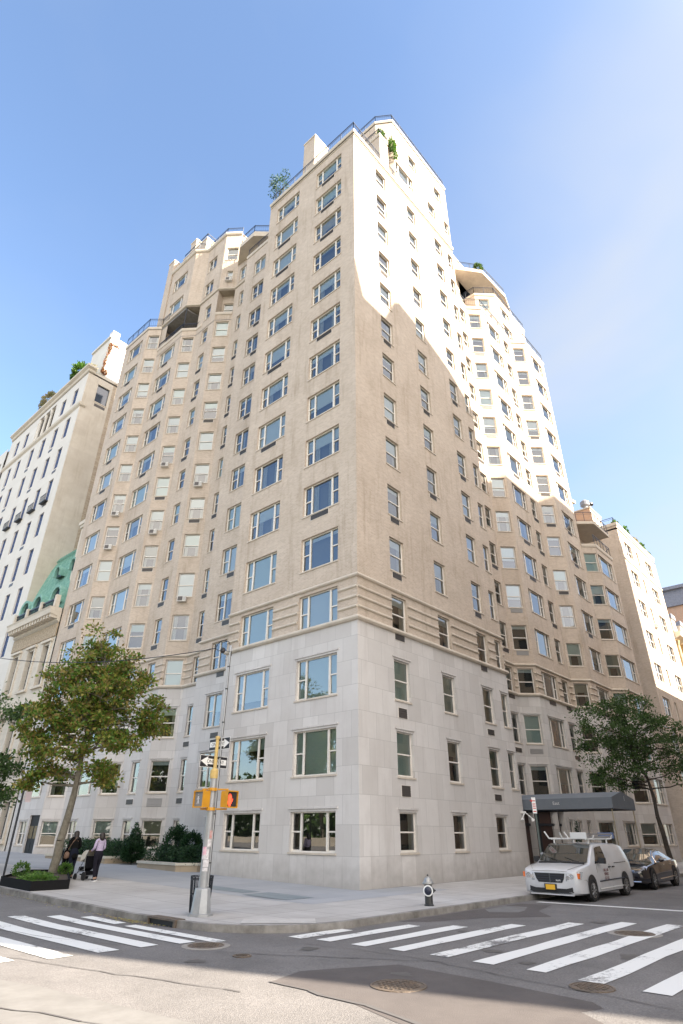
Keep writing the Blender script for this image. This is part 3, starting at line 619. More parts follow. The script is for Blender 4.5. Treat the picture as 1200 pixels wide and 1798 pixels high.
def wornpaint():
    ma = mat('worn_white_paint', (0.72, 0.72, 0.70), 0.7); t = ma.node_tree; n = t.nodes; l = t.links; b = n['Principled BSDF']
    tc = n.new('ShaderNodeTexCoord'); nn = n.new('ShaderNodeTexNoise'); nn.inputs['Scale'].default_value = 7; nn.inputs['Detail'].default_value = 8; nn.inputs['Roughness'].default_value = 0.8
    n2 = n.new('ShaderNodeTexNoise'); n2.inputs['Scale'].default_value = 0.7; n2.inputs['Detail'].default_value = 3
    l.new(tc.outputs['Object'], nn.inputs['Vector']); l.new(tc.outputs['Object'], n2.inputs['Vector'])
    a = n.new('ShaderNodeMath'); a.operation = 'ADD'; l.new(nn.outputs['Fac'], a.inputs[0]); l.new(n2.outputs['Fac'], a.inputs[1])
    mr = n.new('ShaderNodeMapRange'); mr.inputs[1].default_value = 1.10; mr.inputs[2].default_value = 1.22; l.new(a.outputs[0], mr.inputs[0])
    mm = n.new('ShaderNodeMix'); mm.data_type = 'RGBA'; l.new(mr.outputs[0], mm.inputs[0]); mm.inputs[6].default_value = (0.70, 0.70, 0.68, 1); mm.inputs[7].default_value = (0.16, 0.155, 0.155, 1); l.new(mm.outputs[2], b.inputs['Base Color'])
    return ma
M['paint'] = wornpaint()
def sheet(name, xs, ys, zf, ma, kind='structure', off=0):
    mb = MB()
    for i in range(len(xs)-1):
        for j in range(len(ys)-1):
            q = [(xs[i], ys[j]), (xs[i+1], ys[j]), (xs[i+1], ys[j+1]), (xs[i], ys[j+1])]
            mb.face([(a, b_, zf(a, b_)+off) for a, b_ in q], ma)
    o = mb.build(name, weld=True); return tag(o, kind=kind)
YS = [-400, -100, -40, -20, -10, 0]+[k*3.0 for k in range(1, 31)]+[200, 500]
sheet('ground', [-900, 900], [-900, 900], lambda x, y: -0.6, M['ground'])
def road_z(x, y): return gz(x, y)-0.15
sheet('road', [-600, -60, -30, -18, -10, 60, 400], YS, road_z, M['asphalt'])
ARC = [(-7.0+3.0*math.cos(a), -2.6+3.0*math.sin(a)) for a in np.linspace(PI, 1.5*PI, 11)]
KP = [(-10.0, 90.0)]+[(-10.0, y) for y in (60, 30, 20, 12, 6, 3, 0)]+ARC+[(0, -5.6), (20, -5.6), (120, -5.6), (300, -5.6)]
mb = MB()
poly = [(x, y) for x, y in KP if y <= 0]+[(300, 0)]
mb.face([(x, y, 0.0) for x, y in poly], M['concrete'])
for a, b_ in zip([0, 3, 6, 9, 12, 15, 20, 30, 45, 60], [3, 6, 9, 12, 15, 20, 30, 45, 60, 90]):
    mb.face([(-10, a, gz(0, a)), (14, a, gz(0, a)), (14, b_, gz(0, b_)), (-10, b_, gz(0, b_))], M['concrete'])
mb.face([(14, 0, 0), (300, 0, 0), (300, 6, 0), (14, 6, 0)], M['concrete'])
tag(mb.build('sidewalk'), kind='structure')
kb = MB()
def off_path(path, d):
    out = []
    for i in range(len(path)):
        p = Vector(path[i]); ns = []
        if i > 0: dd = (p-Vector(path[i-1])).normalized(); ns.append(Vector((-dd.y, dd.x)))
        if i < len(path)-1: dd = (Vector(path[i+1])-p).normalized(); ns.append(Vector((-dd.y, dd.x)))
        m_ = sum(ns, Vector((0, 0))).normalized(); out.append(p+m_*d)
    return out
K0 = off_path(KP, -0.02); K1 = off_path(KP, 0.16)
for i in range(len(KP)-1):
    if KP[i] == (-10.0, 0) : pass
    a, b_, c, d = K0[i], K0[i+1], K1[i+1], K1[i]
    z = lambda p: gz(0, p[1])
    kb.face([(a[0], a[1], z(a)-.2), (b_[0], b_[1], z(b_)-.2), (b_[0]-0, b_[1], z(b_)+.006), (a[0], a[1], z(a)+.006)], M['kerb'])
    kb.face([(a[0], a[1], z(a)+.006), (b_[0], b_[1], z(b_)+.006), (c[0], c[1], z(c)+.006), (d[0], d[1], z(d)+.006)], M['kerb'])
tag(kb.build('kerb'), kind='structure')
# bluestone paving by the building, dark plates, kerb ramp, drain
bl = MB()
ys = [-2.2, 0, 3, 6, 9, 12, 15, 20, 30, 34]
for a, b_ in zip(ys[:-1], ys[1:]): bl.face([(-4.9, a, gz(0, a)+.004), (3, a, gz(0, a)+.004), (3, b_, gz(0, b_)+.004), (-4.9, b_, gz(0, b_)+.004)], M['bluestone'])
tag(bl.build('bluestone_paving'), kind='structure')
for x0, y0, x1, y1 in ((-4.25, 1.9, -3.4, 4.9), (-4.6, -.75, -3.3, 1.55)):
    q = MB(); q.face([(x0, y0, gz(0, y0)+.012), (x1, y0, gz(0, y0)+.012), (x1, y1, gz(0, y1)+.016), (x0, y1, gz(0, y1)+.012)], M['slate_dark']); tag(q.build('slate_paving'), kind='structure')
q = MB(); rp = mat('pale_ramp_concrete', (.50, .485, .46), .8, noise=(.42, .4, .38))
ra = [(-9.30, -4.05), (-8.0, -5.35)]
dn = (Vector(ra[1])-Vector(ra[0])).normalized(); ou = Vector((-abs(dn.y), -abs(dn.x)))*0.0+Vector((dn.y, -dn.x))
A, B = Vector(ra[0]), Vector(ra[1]); iw = -ou*0.9
q.face([(A.x, A.y, .012), (B.x, B.y, .012), (B.x+iw.x, B.y+iw.y, .012), (A.x+iw.x, A.y+iw.y, .012)], rp)
tag(q.build('kerb_ramp'), kind='structure')
def poly_sheet(name, pts, z, ma, kind='structure'):
    q = MB(); q.face([(x, y, gz(0, y)+z) for x, y in pts], ma); return tag(q.build(name), kind=kind)
def ccw(p): return p if sum(a[0]*b_[1]-b_[0]*a[1] for a, b_ in zip(p, p[1:]+p[:1])) > 0 else p[::-1]
poly_sheet('asphalt_patch', ccw([(-12.5, -8.7), (-11.6, -8.45), (-10.9, -8.8), (-9.96, -9.34), (-10.05, -11.2), (-10.25, -13.0), (-10.5, -13.25), (-10.9, -13.1), (-11.3, -13.6), (-13.2, -13.4), (-13.0, -11.6), (-12.6, -10.4)]), -.146, M['asphalt_new'])
poly_sheet('asphalt_patch', ccw([(-5.2, -5.75), (-2.0, -5.75), (1.6, -5.9), (1.9, -6.9), (-.1, -7.36), (-1.2, -8.3), (-2.9, -7.0), (-4.6, -6.4)]), -.146, M['asphalt_new'])
poly_sheet('asphalt_patch', ccw([(-.9, -5.95), (.5, -5.9), (.7, -6.6), (-.3, -7.0), (-.92, -7.1), (-1.5, -6.43)]), -.142, M['asphalt_old'])
poly_sheet('asphalt_patch', ccw([(-16.5, -1.0), (-15.2, -6.2), (-14.6, -11.0), (-14.0, -14.2), (-17.5, -14.5), (-18.5, -1.0)]), -.146, M['asphalt_old'])
def seam(pts, wd=.035):
    q = MB(); rr = random.Random(len(pts)); P = []
    for a, b_ in zip(pts[:-1], pts[1:]):
        a = Vector(a); b_ = Vector(b_); n = max(2, int((b_-a).length/.35))
        for k in range(n): P.append(a.lerp(b_, k/n)+Vector((rr.uniform(-.06, .06), rr.uniform(-.06, .06))))
    P.append(Vector(pts[-1]))
    for a, b_ in zip(P[:-1], P[1:]):
        d = (b_-a).normalized(); nn = Vector((-d.y, d.x))*wd*rr.uniform(.4, 1.1)
        q.face([(a.x-nn.x, a.y-nn.y, -.138), (b_.x-nn.x, b_.y-nn.y, -.138), (b_.x+nn.x, b_.y+nn.y, -.138), (a.x+nn.x, a.y+nn.y, -.138)], M['tar'])
    tag(q.build('asphalt_crack'), kind='structure')
seam([(-12.5, -8.7), (-12.6, -10.4), (-13.2, -13.4)], .045); seam([(-14.9, -2), (-14.0, -6.0), (-13.3, -8.9)], .016); seam([(-11.4, -5.9), (-10.6, -7.5), (-9.2, -9.8)], .016); seam([(-16.4, -6), (-15.6, -9), (-14.6, -11.5)], .02); seam([(-9.5, -6.5), (-9.2, -9.0), (-9.6, -11.5), (-9.9, -14)], .014); seam([(-13.3, 1.5), (-13.0, -1.5), (-12.4, -3.8)], .012)
rs = random.Random(4); M['oil'] = mat('oil_stain', (0.07, 0.066, 0.064), 0.6, noise=(.10, .095, .09), nscale=6)
for x, y, r in ((-7.5, -9.9, .22), (-6.2, -12.2, .3), (-4.4, -10.2, .2), (-12.3, -6.4, .18), (-9.9, -7.0, .25), (-11.9, -1.0, .2), (-13.4, .5, .25), (-8.2, -11.0, .15), (-5.5, -8.0, .16), (-1.5, -9.8, .25), (-10.6, -9.9, .2)):
    n = 11; poly_sheet('oil_stain', [(x+math.cos(2*PI*k/n)*r*rs.uniform(.5, 1.3), y+math.sin(2*PI*k/n)*r*rs.uniform(.5, 1.3)) for k in range(n)], -.1435, M['oil'])
# crosswalks and stop line
def bar(x0, x1, y0, y1):
    q = MB(); n = max(1, int(max(abs(x1-x0), abs(y1-y0))/1.0)); rr = random.Random(int(abs(x0*31+y0*17)))
    if abs(x1-x0) > abs(y1-y0):
        xs = np.linspace(x0, x1, n+1); j = [rr.uniform(-.03, .03) for _ in range(2*n+2)]
        for k in range(n): q.face([(xs[k], y0+j[k], gz(0, y0)-.140), (xs[k+1], y0+j[k+1], gz(0, y0)-.140), (xs[k+1], y1+j[n+1+k], gz(0, y1)-.140), (xs[k], y1+j[n+k], gz(0, y1)-.140)], M['paint'])
    else:
        ys_ = np.linspace(y0, y1, n+1)
        for k in range(n): q.face([(x0, ys_[k], gz(0, ys_[k])-.139), (x1, ys_[k], gz(0, ys_[k])-.139), (x1, ys_[k+1], gz(0, ys_[k+1])-.139), (x0, ys_[k+1], gz(0, ys_[k+1])-.139)], M['paint'])
    tag(q.build('crosswalk_marking'), kind='structure')
for y, x0, x1 in ((-5.72, -9.1, -7.3), (-6.5, -8.95, -5.5), (-7.45, -8.9, -4.8), (-8.4, -8.8, -3.5), (-9.4, -8.75, -2.1), (-10.4, -8.8, -1.0), (-11.45, -8.8, -.6), (-12.5, -9.0, -.2), (-13.55, -9.1, .2), (-14.6, -9.1, .4)):
    bar(x0, x1, y-.21, y+.21)
for x, y0, y1, hw in ((-14.85, -4.0, 2.2, .26), (-13.85, -4.3, 2.0, .24), (-12.9, -4.35, 2.2, .23), (-12.0, -4.4, 2.3, .21), (-11.2, -4.6, 1.7, .2), (-10.62, -5.0, -1.3, .16), (-10.6, -.8, 1.0, .17)):
    bar(x-hw, x+hw, y0, y1)
q = MB(); q.face([(2.35, -6.1, -.140), (2.65, -6.1, -.140), (3.75, -14.5, -.140), (3.4, -14.5, -.140)], M['paint']); tag(q.build('stop_line'), kind='structure')
# manholes, drain
M['castiron'] = mat('rusty_cast_iron', (.13, .11, .095), .6, metal=.5, noise=(.20, .15, .11), nscale=5, bump=.8, bscale=30)
M['collar'] = mat('pale_concrete_collar', (.30, .28, .255), .9, noise=(.22, .2, .18))
def manhole(x, y, r, label, ring=0.0, col='collar'):
    t = thing('manhole_cover', label, 'manhole', (x, y, gz(0, y)-.15))
    q = MB()
    if ring: q.lathe([(r+ring, -.02), (r+ring, .007), (r+.04, .010), (r+.04, -.02)], M[col], 28); q.build('collar', t)
    q = MB(); q.lathe([(r+.045, -.02), (r+.045, .016), (r+.005, .020), (r+.005, .0)], M['castiron'], 28); q.build('rim', t)
    q = MB(); q.lathe([(r, -.01), (r, .014), (r*.5, .017), (.01, .017)], M['castiron'], 28)
    for k in range(-3, 4):
        for j in range(-3, 4):
            if k*k+j*j < 11: q.box((k*r*.24-.03*r/.4, j*r*.24-.03*r/.4, .014), (k*r*.24+.03*r/.4, j*r*.24+.03*r/.4, .026), M['castiron'])
    q.build('lid', t)
manhole(-11.14, -5.17, .34, 'round iron manhole cover with a wide pale concrete collar beside the left crosswalk', .17)
manhole(-11.35, -10.38, .40, 'large rusty manhole cover in the dark asphalt patch at the front')
manhole(-9.37, -12.65, .30, 'dark manhole cover at the near edge of the right crosswalk')
manhole(-2.97, -11.19, .42, 'manhole cover with a square worn collar across a right crosswalk stripe', .2)
manhole(-11.38, -6.63, .14, 'small iron valve cover set in the open asphalt between the crosswalks')
t = thing('storm_drain', 'dark kerb inlet of the storm drain by the left crosswalk', 'drain', (-10.0, -1.85, 0))
q = MB(); q.box((-.05, -.55, -.17), (-.022, .55, -.02), M['iron']); q.build('opening', t)
q = MB(); q.box((-.10, -.62, -.02), (.22, .62, .02), M['castiron']); q.box((-.10, -.62, -.17), (-.02, -.55, -.02), M['castiron']); q.box((-.10, .55, -.17), (-.02, .62, -.02), M['castiron']); q.build('iron_hood', t)
# fallen leaves in the gutter
q = MB(); lm = mat('fallen_leaf', (.4, .33, .1), .8, island=[(.45, .38, .10), (.25, .26, .06), (.30, .18, .08), (.42, .36, .2)])
for k in range(420):
    y = random.choice([random.gauss(-.4, .7), random.uniform(-2, 9)]); x = -10.05-abs(random.gauss(0, .16)); a = random.uniform(0, PI); s_ = random.uniform(.015, .04); z = gz(0, y)-.134
    q.face([(x+math.cos(a+k2*PI/2)*s_, y+math.sin(a+k2*PI/2)*s_, z+random.uniform(0, .008)) for k2 in range(4)], lm)
tag(q.build('fallen_leaves'), 'small yellow and brown leaves lying in the gutter by the left kerb', 'leaves', kind='stuff')

# ------------------------------------------------------------------ neighbours
def simple_front(T, mb, p0, p1, z0, z1, cols_, ma, split=None, wkind=None, depth=.4, vars_=None, s_off=0):
    """cols_: (kind, s0, w, [(ztop, h), ...])"""
    ops = []
    for kind, s0, w, rows in cols_:
        for zt, h in rows: ops.append((s0, s0+w, zt-h, zt)); queue_window(T, p0, p1, s0, zt-h, w, h, kind, vars_)
    wall(mb, p0, p1, z0, z1, ops, ma, depth=depth, s_off=s_off, split=split)
# white apartment house beyond the mansion
WH = thing('apartment_building', 'white stuccoed apartment house with blue steel windows at the left of the photo', 'building', (0, 0, 0))
M['stucco_beige'] = masonry('weathered_beige_render', (0.55, 0.50, 0.43), (0.60, 0.55, 0.47), (0.54, 0.49, 0.42), 3, 2, 0.004, stain=0.5, streak=0.5, bump=0.1, soot=(0.36, 0.30, 0.23))
wm = MB(); X0 = .6; Y0 = 44.9; Y1 = 68.3
fr = frame_of((X0, Y1), (X0, Y0)); ops = []
M['frame_keep'] = M['frame']
bw = MB(); 
def blue_window(parent, fr_pts, s0, zb, w, h):
    p0, p1 = fr_pts; f = frame_of(p0, p1); q = MB(); t = .06
    q.box((s0, .16, zb), (s0+w, .2, zb+t), M['bluepaint'], f); q.box((s0, .16, zb+h-t), (s0+w, .2, zb+h), M['bluepaint'], f)
    for k in range(4): x = s0+(w-t)*k/3; q.box((x, .155, zb), (x+t, .2, zb+h), M['bluepaint'], f)
    for k in range(1, 5): z = zb+h*k/5; q.box((s0, .165, z-.02), (s0+w, .195, z+.02), M['bluepaint'], f)
    o = q.build('casement_window', parent)
    g = MB(); g.face([f((s0, .19, zb)), f((s0+w, .19, zb)), f((s0+w, .19, zb+h)), f((s0, .19, zb+h))], M['darkglass']); g.build('glass', o)
wcols = [Y1-48.1, Y1-51.4, Y1-54.9, Y1-58.4, Y1-62.6, Y1-65.8]
wrows = [(47.3, 3.0), (42.8, 3.0), (38.3, 3.0), (33.8, 3.0), (29.3, 3.0), (24.8, 3.0), (20.3, 3.0)]
for i, s0 in enumerate(wcols):
    rr = [(51.9, 2.5)] + wrows
    for zt, h in rr:
        if i in (2, 3) and zt > 50: continue
        ops.append((s0, s0+1.25, zt-h, zt)); blue_window(WH, ((X0, Y1), (X0, Y0)), s0, zt-h, 1.25, h)
ops.append((wcols[3]-.3, wcols[2]+1.6, 48.9, 52.7))
wall(wm, (X0, Y1), (X0, Y0), -0.6, 54.2, ops, M['stucco'], depth=.45)
wall(wm, (X0, Y0), (3.4+.6, Y0), -0.6, 53.8, [(1.5, 3.1, 49.6, 52.3)], M['stucco_beige'], depth=.4)
wall(wm, (4.0, Y0), (16, Y0), -0.6, 53.8, [], M['brick_side'])
wm.build('wall', WH)
q = MB(); q.face([fr((wcols[3]-.4, 2.0, 48.8)), fr((wcols[2]+1.7, 2.0, 48.8)), fr((wcols[2]+1.7, 2.0, 53)), fr((wcols[3]-.4, 2.0, 53))], M['room']); q.build('loggia_back', WH)
for k in range(4):
    x = wcols[3]-.2+k*1.75; q = MB(); c = fr((x, .25, 0)); q.lathe([(.24, 48.9), (.2, 49.2), (.17, 52.0), (.26, 52.2), (.26, 52.7)], M['stucco'], 10, (c[0], c[1], 0)); q.build('column', WH)
q = MB(); q.box((2.1, Y0+.2, 49.6), (3.7, Y0+.26, 52.3), M['darkglass']); q.build('side_window', WH); q = MB(); q.box((2.05, Y0-.05, 49.48), (3.75, Y0+.2, 49.6), M['trim']); q.box((2.2, Y0-.02, 48.9), (3.6, Y0+.02, 49.3), M['grille']); q.build('sill', WH)
q = MB()
q.sweep([(X0, Y1), (X0, Y0), (1.3, Y0)], [(0, 53.4), (.15, 53.5), (.2, 53.8), (.5, 54.0), (.5, 54.3), (-.3, 54.3), (-.3, 53.5)], M['limestone'])
q.build('cornice', WH)
q = MB(); q.sweep([(X0, Y1), (X0, Y0), (1.2, Y0)], [(0, 47.9), (.22, 48.1), (.28, 48.4), (0, 48.5)], M['limestone']); q.build('string_course', WH)
for i, s0 in enumerate(wcols):
    q = MB(); q.box((s0-.15, -.1, 45.0 if i % 2 else 36.1), (s0+1.4, -.02, (45.0 if i % 2 else 36.1)+.0001), M['stucco'], fr)
    if i in (0, 1, 2, 3, 4, 5):
        zb = 34.4 if i else 34.4
        b3 = MB(); f_ = fr; b3.box((s0-.15, -.4, 35.1), (s0+1.4, 0, 35.2), M['iron'], fr)
        for k in range(9): xx = s0-.12+k*.185; b3.tube(fr((xx, -.38, 35.2)), fr((xx, -.38, 36.0)), .02, M['iron'], 4)
        b3.box((s0-.15, -.4, 36.0), (s0+1.4, -.36, 36.06), M['iron'], fr); b3.build('iron_balcony', WH)
for i, s0 in enumerate(wcols):
    for zt, h in wrows[:5]:
        if (i+int(zt)) % 2 == 0: q = MB(); q.box((s0+.1, -.02, zt-h-.55), (s0+1.1, .02, zt-h-.2), M['grille'], fr); q.build('vent_grille', WH)
q = MB(); wall(q, (2.2, 44.9), (5.2, 44.9), 53.8, 60.5, [], M['stucco']); wall(q, (2.2, 50), (2.2, 44.9), 53.8, 60.5, [], M['stucco']); wall(q, (5.2, 44.9), (5.2, 50), 53.8, 60.5, [], M['stucco'])
q.prism([(2.0, 44.8), (5.3, 44.8), (5.3, 50), (2.0, 50)], 60.5, 60.8, M['stucco']); q.prism([(2.3, 45), (3.3, 45), (3.3, 46), (2.3, 46)], 60.8, 62.0, M['stucco']); q.build('penthouse', WH)
q = MB(); q.prism([(X0, Y0), (16, Y0), (16, Y1), (X0, Y1)], 53.3, 53.5, M['roof']); q.build('roof', WH)
# the stone mansion with the copper mansard
MN = thing('mansion', 'ornate honey stone mansion with a green copper mansard roof squeezed between two taller buildings', 'building', (0, 0, 0))
mw = MB(); XM = .6; p0, p1 = (XM, 44.9), (XM, 35.5); Lm = 9.4; fr = frame_of(p0, p1); ops = []
def dark_window(parent, p0, p1, s0, zb, w, h, surround=True, ped=False):
    f = frame_of(p0, p1); q = MB(); q.box((s0, .3, zb), (s0+w, .36, zb+h), M['darkglass'], f); q.box((s0+w/2-.03, .26, zb), (s0+w/2+.03, .3, zb+h), M['iron'], f); q.box((s0, .26, zb+h*.6), (s0+w, .3, zb+h*.6+.06), M['iron'], f); o = q.build('window', parent)
    q = MB()
    q.box((s0-.28, -.10, zb-.1), (s0-.003, .0, zb+h+.2), M['limestone'], f); q.box((s0+w+.003, -.10, zb-.1), (s0+w+.28, .0, zb+h+.2), M['limestone'], f)
    q.box((s0-.4, -.22, zb-.3), (s0+w+.4, .0, zb-.1), M['limestone'], f); q.box((s0-.4, -.24, zb+h+.2), (s0+w+.4, .0, zb+h+.42), M['limestone'], f)
    if ped:
        c = s0+w/2; z = zb+h+.42
        for sg in (-1, 1):
            A = [f((c, -.5, z+.95)), f((c+sg*(w/2+.75), -.5, z+.05)), f((c+sg*(w/2+.75), -.5, z-.15)), f((c, -.5, z+.72))]
            Bk = [f((c, 0, z+.95)), f((c+sg*(w/2+.75), 0, z+.05)), f((c+sg*(w/2+.75), 0, z-.15)), f((c, 0, z+.72))]
            if sg < 0: A = A[::-1]; Bk = Bk[::-1]
            for k in range(4): q.face([A[k], Bk[k], Bk[(k+1) % 4], A[(k+1) % 4]], M['limestone'])
            q.face(A, M['limestone'])
        q.box((c-w/2-.75, -.45, z-.16), (c+w/2+.75, 0, z+.02), M['limestone'], f)
    q.build('surround', o)
for s0 in (1.0, 4.3, 7.4):
    ops += [(s0, s0+1.25, 13.1, 16.6), (s0, s0+1.25, 6.4, 10.4), (s0, s0+1.25, 1.4, 4.0)]
    dark_window(MN, p0, p1, s0, 13.1, 1.25, 3.5); dark_window(MN, p0, p1, s0, 6.4, 1.25, 4.0, ped=True); dark_window(MN, p0, p1, s0, 1.4, 1.25, 2.6)
wall(mw, p0, p1, -.6, 19.6, ops, M['limestone'], depth=.5); mw.build('wall', MN)
q = MB(); q.sweep([p0, p1], [(0, 18.4), (.25, 18.6), (.3, 18.95), (1.0, 19.1), (1.05, 19.55), (1.15, 19.7), (0, 19.75)], M['limestone']); q.build('cornice', MN)
for k in range(16):
    q = MB(); s_ = .25+k*.59; q.box((s_, -.9, 18.75), (s_+.24, -.28, 19.08), M['limestone'], fr); q.build('bracket', MN)
q = MB(); q.box((0, -.1, 17.2), (Lm, 0, 18.4), mat('carved_frieze', (.50, .40, .28), .85, noise=(.22, .16, .1), nscale=6, bump=1, bscale=8), fr); q.build('frieze', MN)
q = MB(); q.box((0, -.25, 11.4), (Lm, 0, 11.75), M['limestone'], fr); q.box((0, -.2, 4.8), (Lm, 0, 5.2), M['limestone'], fr); q.build('string_course', MN)
q = MB()
for s_ in (0.1, 2.9, 5.9, 9.0): q.box((s_, -.75, 19.75), (s_+.35, -.35, 20.9), M['limestone'], fr)
q.build('balustrade_pier', MN)
q = MB(); q.box((.45, -.6, 20.6), (9.0, -.5, 20.75), M['iron'], fr)
for k in range(34): q.tube(fr((.55+k*.25, -.55, 19.75)), fr((.55+k*.25, -.55, 20.6)), .035, M['iron'], 4)
q.build('balustrade', MN)
q = MB(); prof = [(.0, 19.7), (.35, 21.6), (.9, 23.9), (1.7, 26.6), (2.1, 27.5), (1.95, 27.65), (2.2, 28.1), (3.4, 28.4)]
for (y0, z0), (y1, z1) in zip(prof[:-1], prof[1:]):
    n = 22
    for k in range(n):
        a = Lm*k/n; b_ = Lm*(k+1)/n; q.face([fr((a, y0, z0)), fr((b_, y0, z0)), fr((b_, y1, z1)), fr((a, y1, z1))], M['copper'])
        q.tube(fr((b_, y0-.03, z0)), fr((b_, y1-.03, z1)), .035, M['copper'], 4, cap=False)
q.build('copper_roof', MN)
def ring_dormer(parent, c, zc, r, y0, depth=1.2):
    """arched copper hood over a dark round headed opening, standing proud of the slope"""
    n = 14; arc_ = [(c+math.cos(PI*k/n)*r, zc+math.sin(PI*k/n)*r) for k in range(n+1)]; inn = [(c+r, zc-r*.9)]+arc_+[(c-r, zc-r*.9)]
    R2 = r*1.28; arc2 = [(c+math.cos(PI*k/n)*R2, zc+math.sin(PI*k/n)*R2) for k in range(n+1)]; out = [(c+R2, zc-r*.9)]+arc2+[(c-R2, zc-r*.9)]
    q = MB()
    for k in range(len(inn)-1):
        a, b_, c2, d2 = inn[k], inn[k+1], out[k+1], out[k]
        q.face([fr((a[0], y0, a[1])), fr((b_[0], y0, b_[1])), fr((c2[0], y0-.05, c2[1])), fr((d2[0], y0-.05, d2[1]))], M['copper'])
        q.face([fr((d2[0], y0-.05, d2[1])), fr((c2[0], y0-.05, c2[1])), fr((c2[0], y0+depth, c2[1])), fr((d2[0], y0+depth, d2[1]))], M['copper'])
        q.face([fr((a[0], y0, a[1])), fr((a[0], y0+.3, a[1])), fr((b_[0], y0+.3, b_[1])), fr((b_[0], y0, b_[1]))], M['copper'])
    o = q.build('arched_dormer', parent)
    q = MB(); q.face([fr((x, y0+.28, z)) for x, z in inn], M['darkglass']); q.build('glass', o)
for c in (.9, 3.7, 7.6): ring_dormer(MN, c, 21.3, .85, -.25, 1.5)
for c in (5.3, 8.5): ring_dormer(MN, c, 24.5, .5, .25, 1.3)
q = MB(); q.prism([(1.3, 35.5), (3.3, 35.5), (3.3, 37.3), (1.3, 37.3)], 19.7, 28.7, M['limestone']); q.prism([(1.15, 35.4), (3.45, 35.4), (3.45, 37.45), (1.15, 37.45)], 28.7, 29.0, M['limestone']); q.prism([(1.05, 35.4), (3.6, 35.4), (3.6, 37.6), (1.05, 37.6)], 29.0, 29.4, M['limestone']); q.build('chimney', MN)
q = MB(); q.prism([(3.2, 35.5), (14, 35.5), (14, 44.8), (3.2, 44.8)], 19, 28.3, M['copper']); q.build('roof', MN)
# further left, only its edge shows
FL = thing('apartment_building', 'sunlit white building just showing past the left edge of the white stuccoed house', 'building', (0, 0, 0))
FC = (('sash', 2.0, 1.4, [(50-4*k, 2.2) for k in range(11)]), ('sash', 5.6, 1.4, [(50-4*k, 2.2) for k in range(11)]), ('sash', 9.2, 1.4, [(50-4*k, 2.2) for k in range(11)]))
q = MB(); simple_front(FL, q, (.4, 80), (.4, 68.4), -.6, 52.2, FC, M['stucco']); q.build('wall', FL)
q = MB(); q.prism([(.5, 68.4), (14, 68.4), (14, 80), (.5, 80)], 51.6, 51.8, M['roof']); q.face([(.85, 80, 0), (.85, 68.5, 0), (.85, 68.5, 51), (.85, 80, 51)], M['room']); q.build('roof', FL)
# right neighbour: brick flank, sunlit front
RN = thing('apartment_building', 'brick apartment house with a planted roof terrace beyond the bay windows on the right', 'building', (0, 0, 0))
q = MB(); XR = 46.4; YR = -.5; rows = [(32.3-3.55*k, 1.9) for k in range(9)]
simple_front(RN, q, (XR, YR), (60.2, YR), -.6, 34.2, [('twin', 1.5, 2.5, rows), ('sash', 5.6, .8, rows), ('twin', 8.9, 2.6, rows)], M['brick'], vars_=None)
wall(q, (XR, 9), (XR, 1.4), -.6, 33.6, [], M['brick_side']); wall(q, (XR, 1.4), (XR, YR), -.6, 34.2, [], M['brick'])
wall(q, (60.2, YR), (60.2, 10), 0, 34.2, [], M['brick_side']); q.build('wall', RN)
q = MB(); q.face([(XR, YR+.45, 0), (60, YR+.45, 0), (60, YR+.45, 33), (XR, YR+.45, 33)], M['room']); q.build('dark_interior', RN)
q = MB(); q.sweep([(XR, 1.4), (XR, YR), (60.2, YR)], [(0, 33.7), (.12, 33.8), (.12, 34.15), (-.35, 34.15), (-.35, 33.8)], M['trim']); q.build('coping', RN)
q = MB(); q.sweep([(XR, YR), (60.2, YR)], [(0, 29.55), (.1, 29.6), (.1, 29.75), (0, 29.8)], M['trim']); q.build('string_course', RN)
q = MB(); q.prism([(XR, YR), (60.2, YR), (60.2, 10), (XR, 10)], 33.3, 33.5, M['roof']); q.build('roof', RN)
q = MB(); wall(q, (XR, 5), (XR, 2.0), 33.4, 37.0, [], M['orange_brick']); wall(q, (XR, 2.0), (50, 2.0), 33.4, 37.0, [], M['brick']); wall(q, (50, 2), (50, 5), 33.4, 37, [], M['brick']); q.prism([(XR-.1, 1.9), (50.1, 1.9), (50.1, 5), (XR-.1, 5)], 37.0, 37.15, M['trim']); q.build('penthouse', RN)
q = MB(); q.lathe([(.3, 37.1), (.3, 37.6), (.55, 37.7), (.55, 38.2), (.2, 38.5)], M['grey_metal'], 12, (46.9, 2.6, 0)); q.build('roof_vent', RN)
q = MB(); q.lathe([(.22, 37.1), (.22, 38.4), (.5, 38.5), (.5, 38.7), (.1, 39.0)], M['iron'], 12, (48.6, 2.6, 0)); q.build('flue_pipe', RN)
railing([(XR+.3, 1.2), (XR+.3, YR+.3), (60, YR+.3)], 34.1, .9, parent=RN)
for s0, k in ((7.3, 2), (7.3, 6)): ac_unit(RN, (XR, YR), (60.2, YR), s0-1.6, rows[k][0]-1.9-.5)
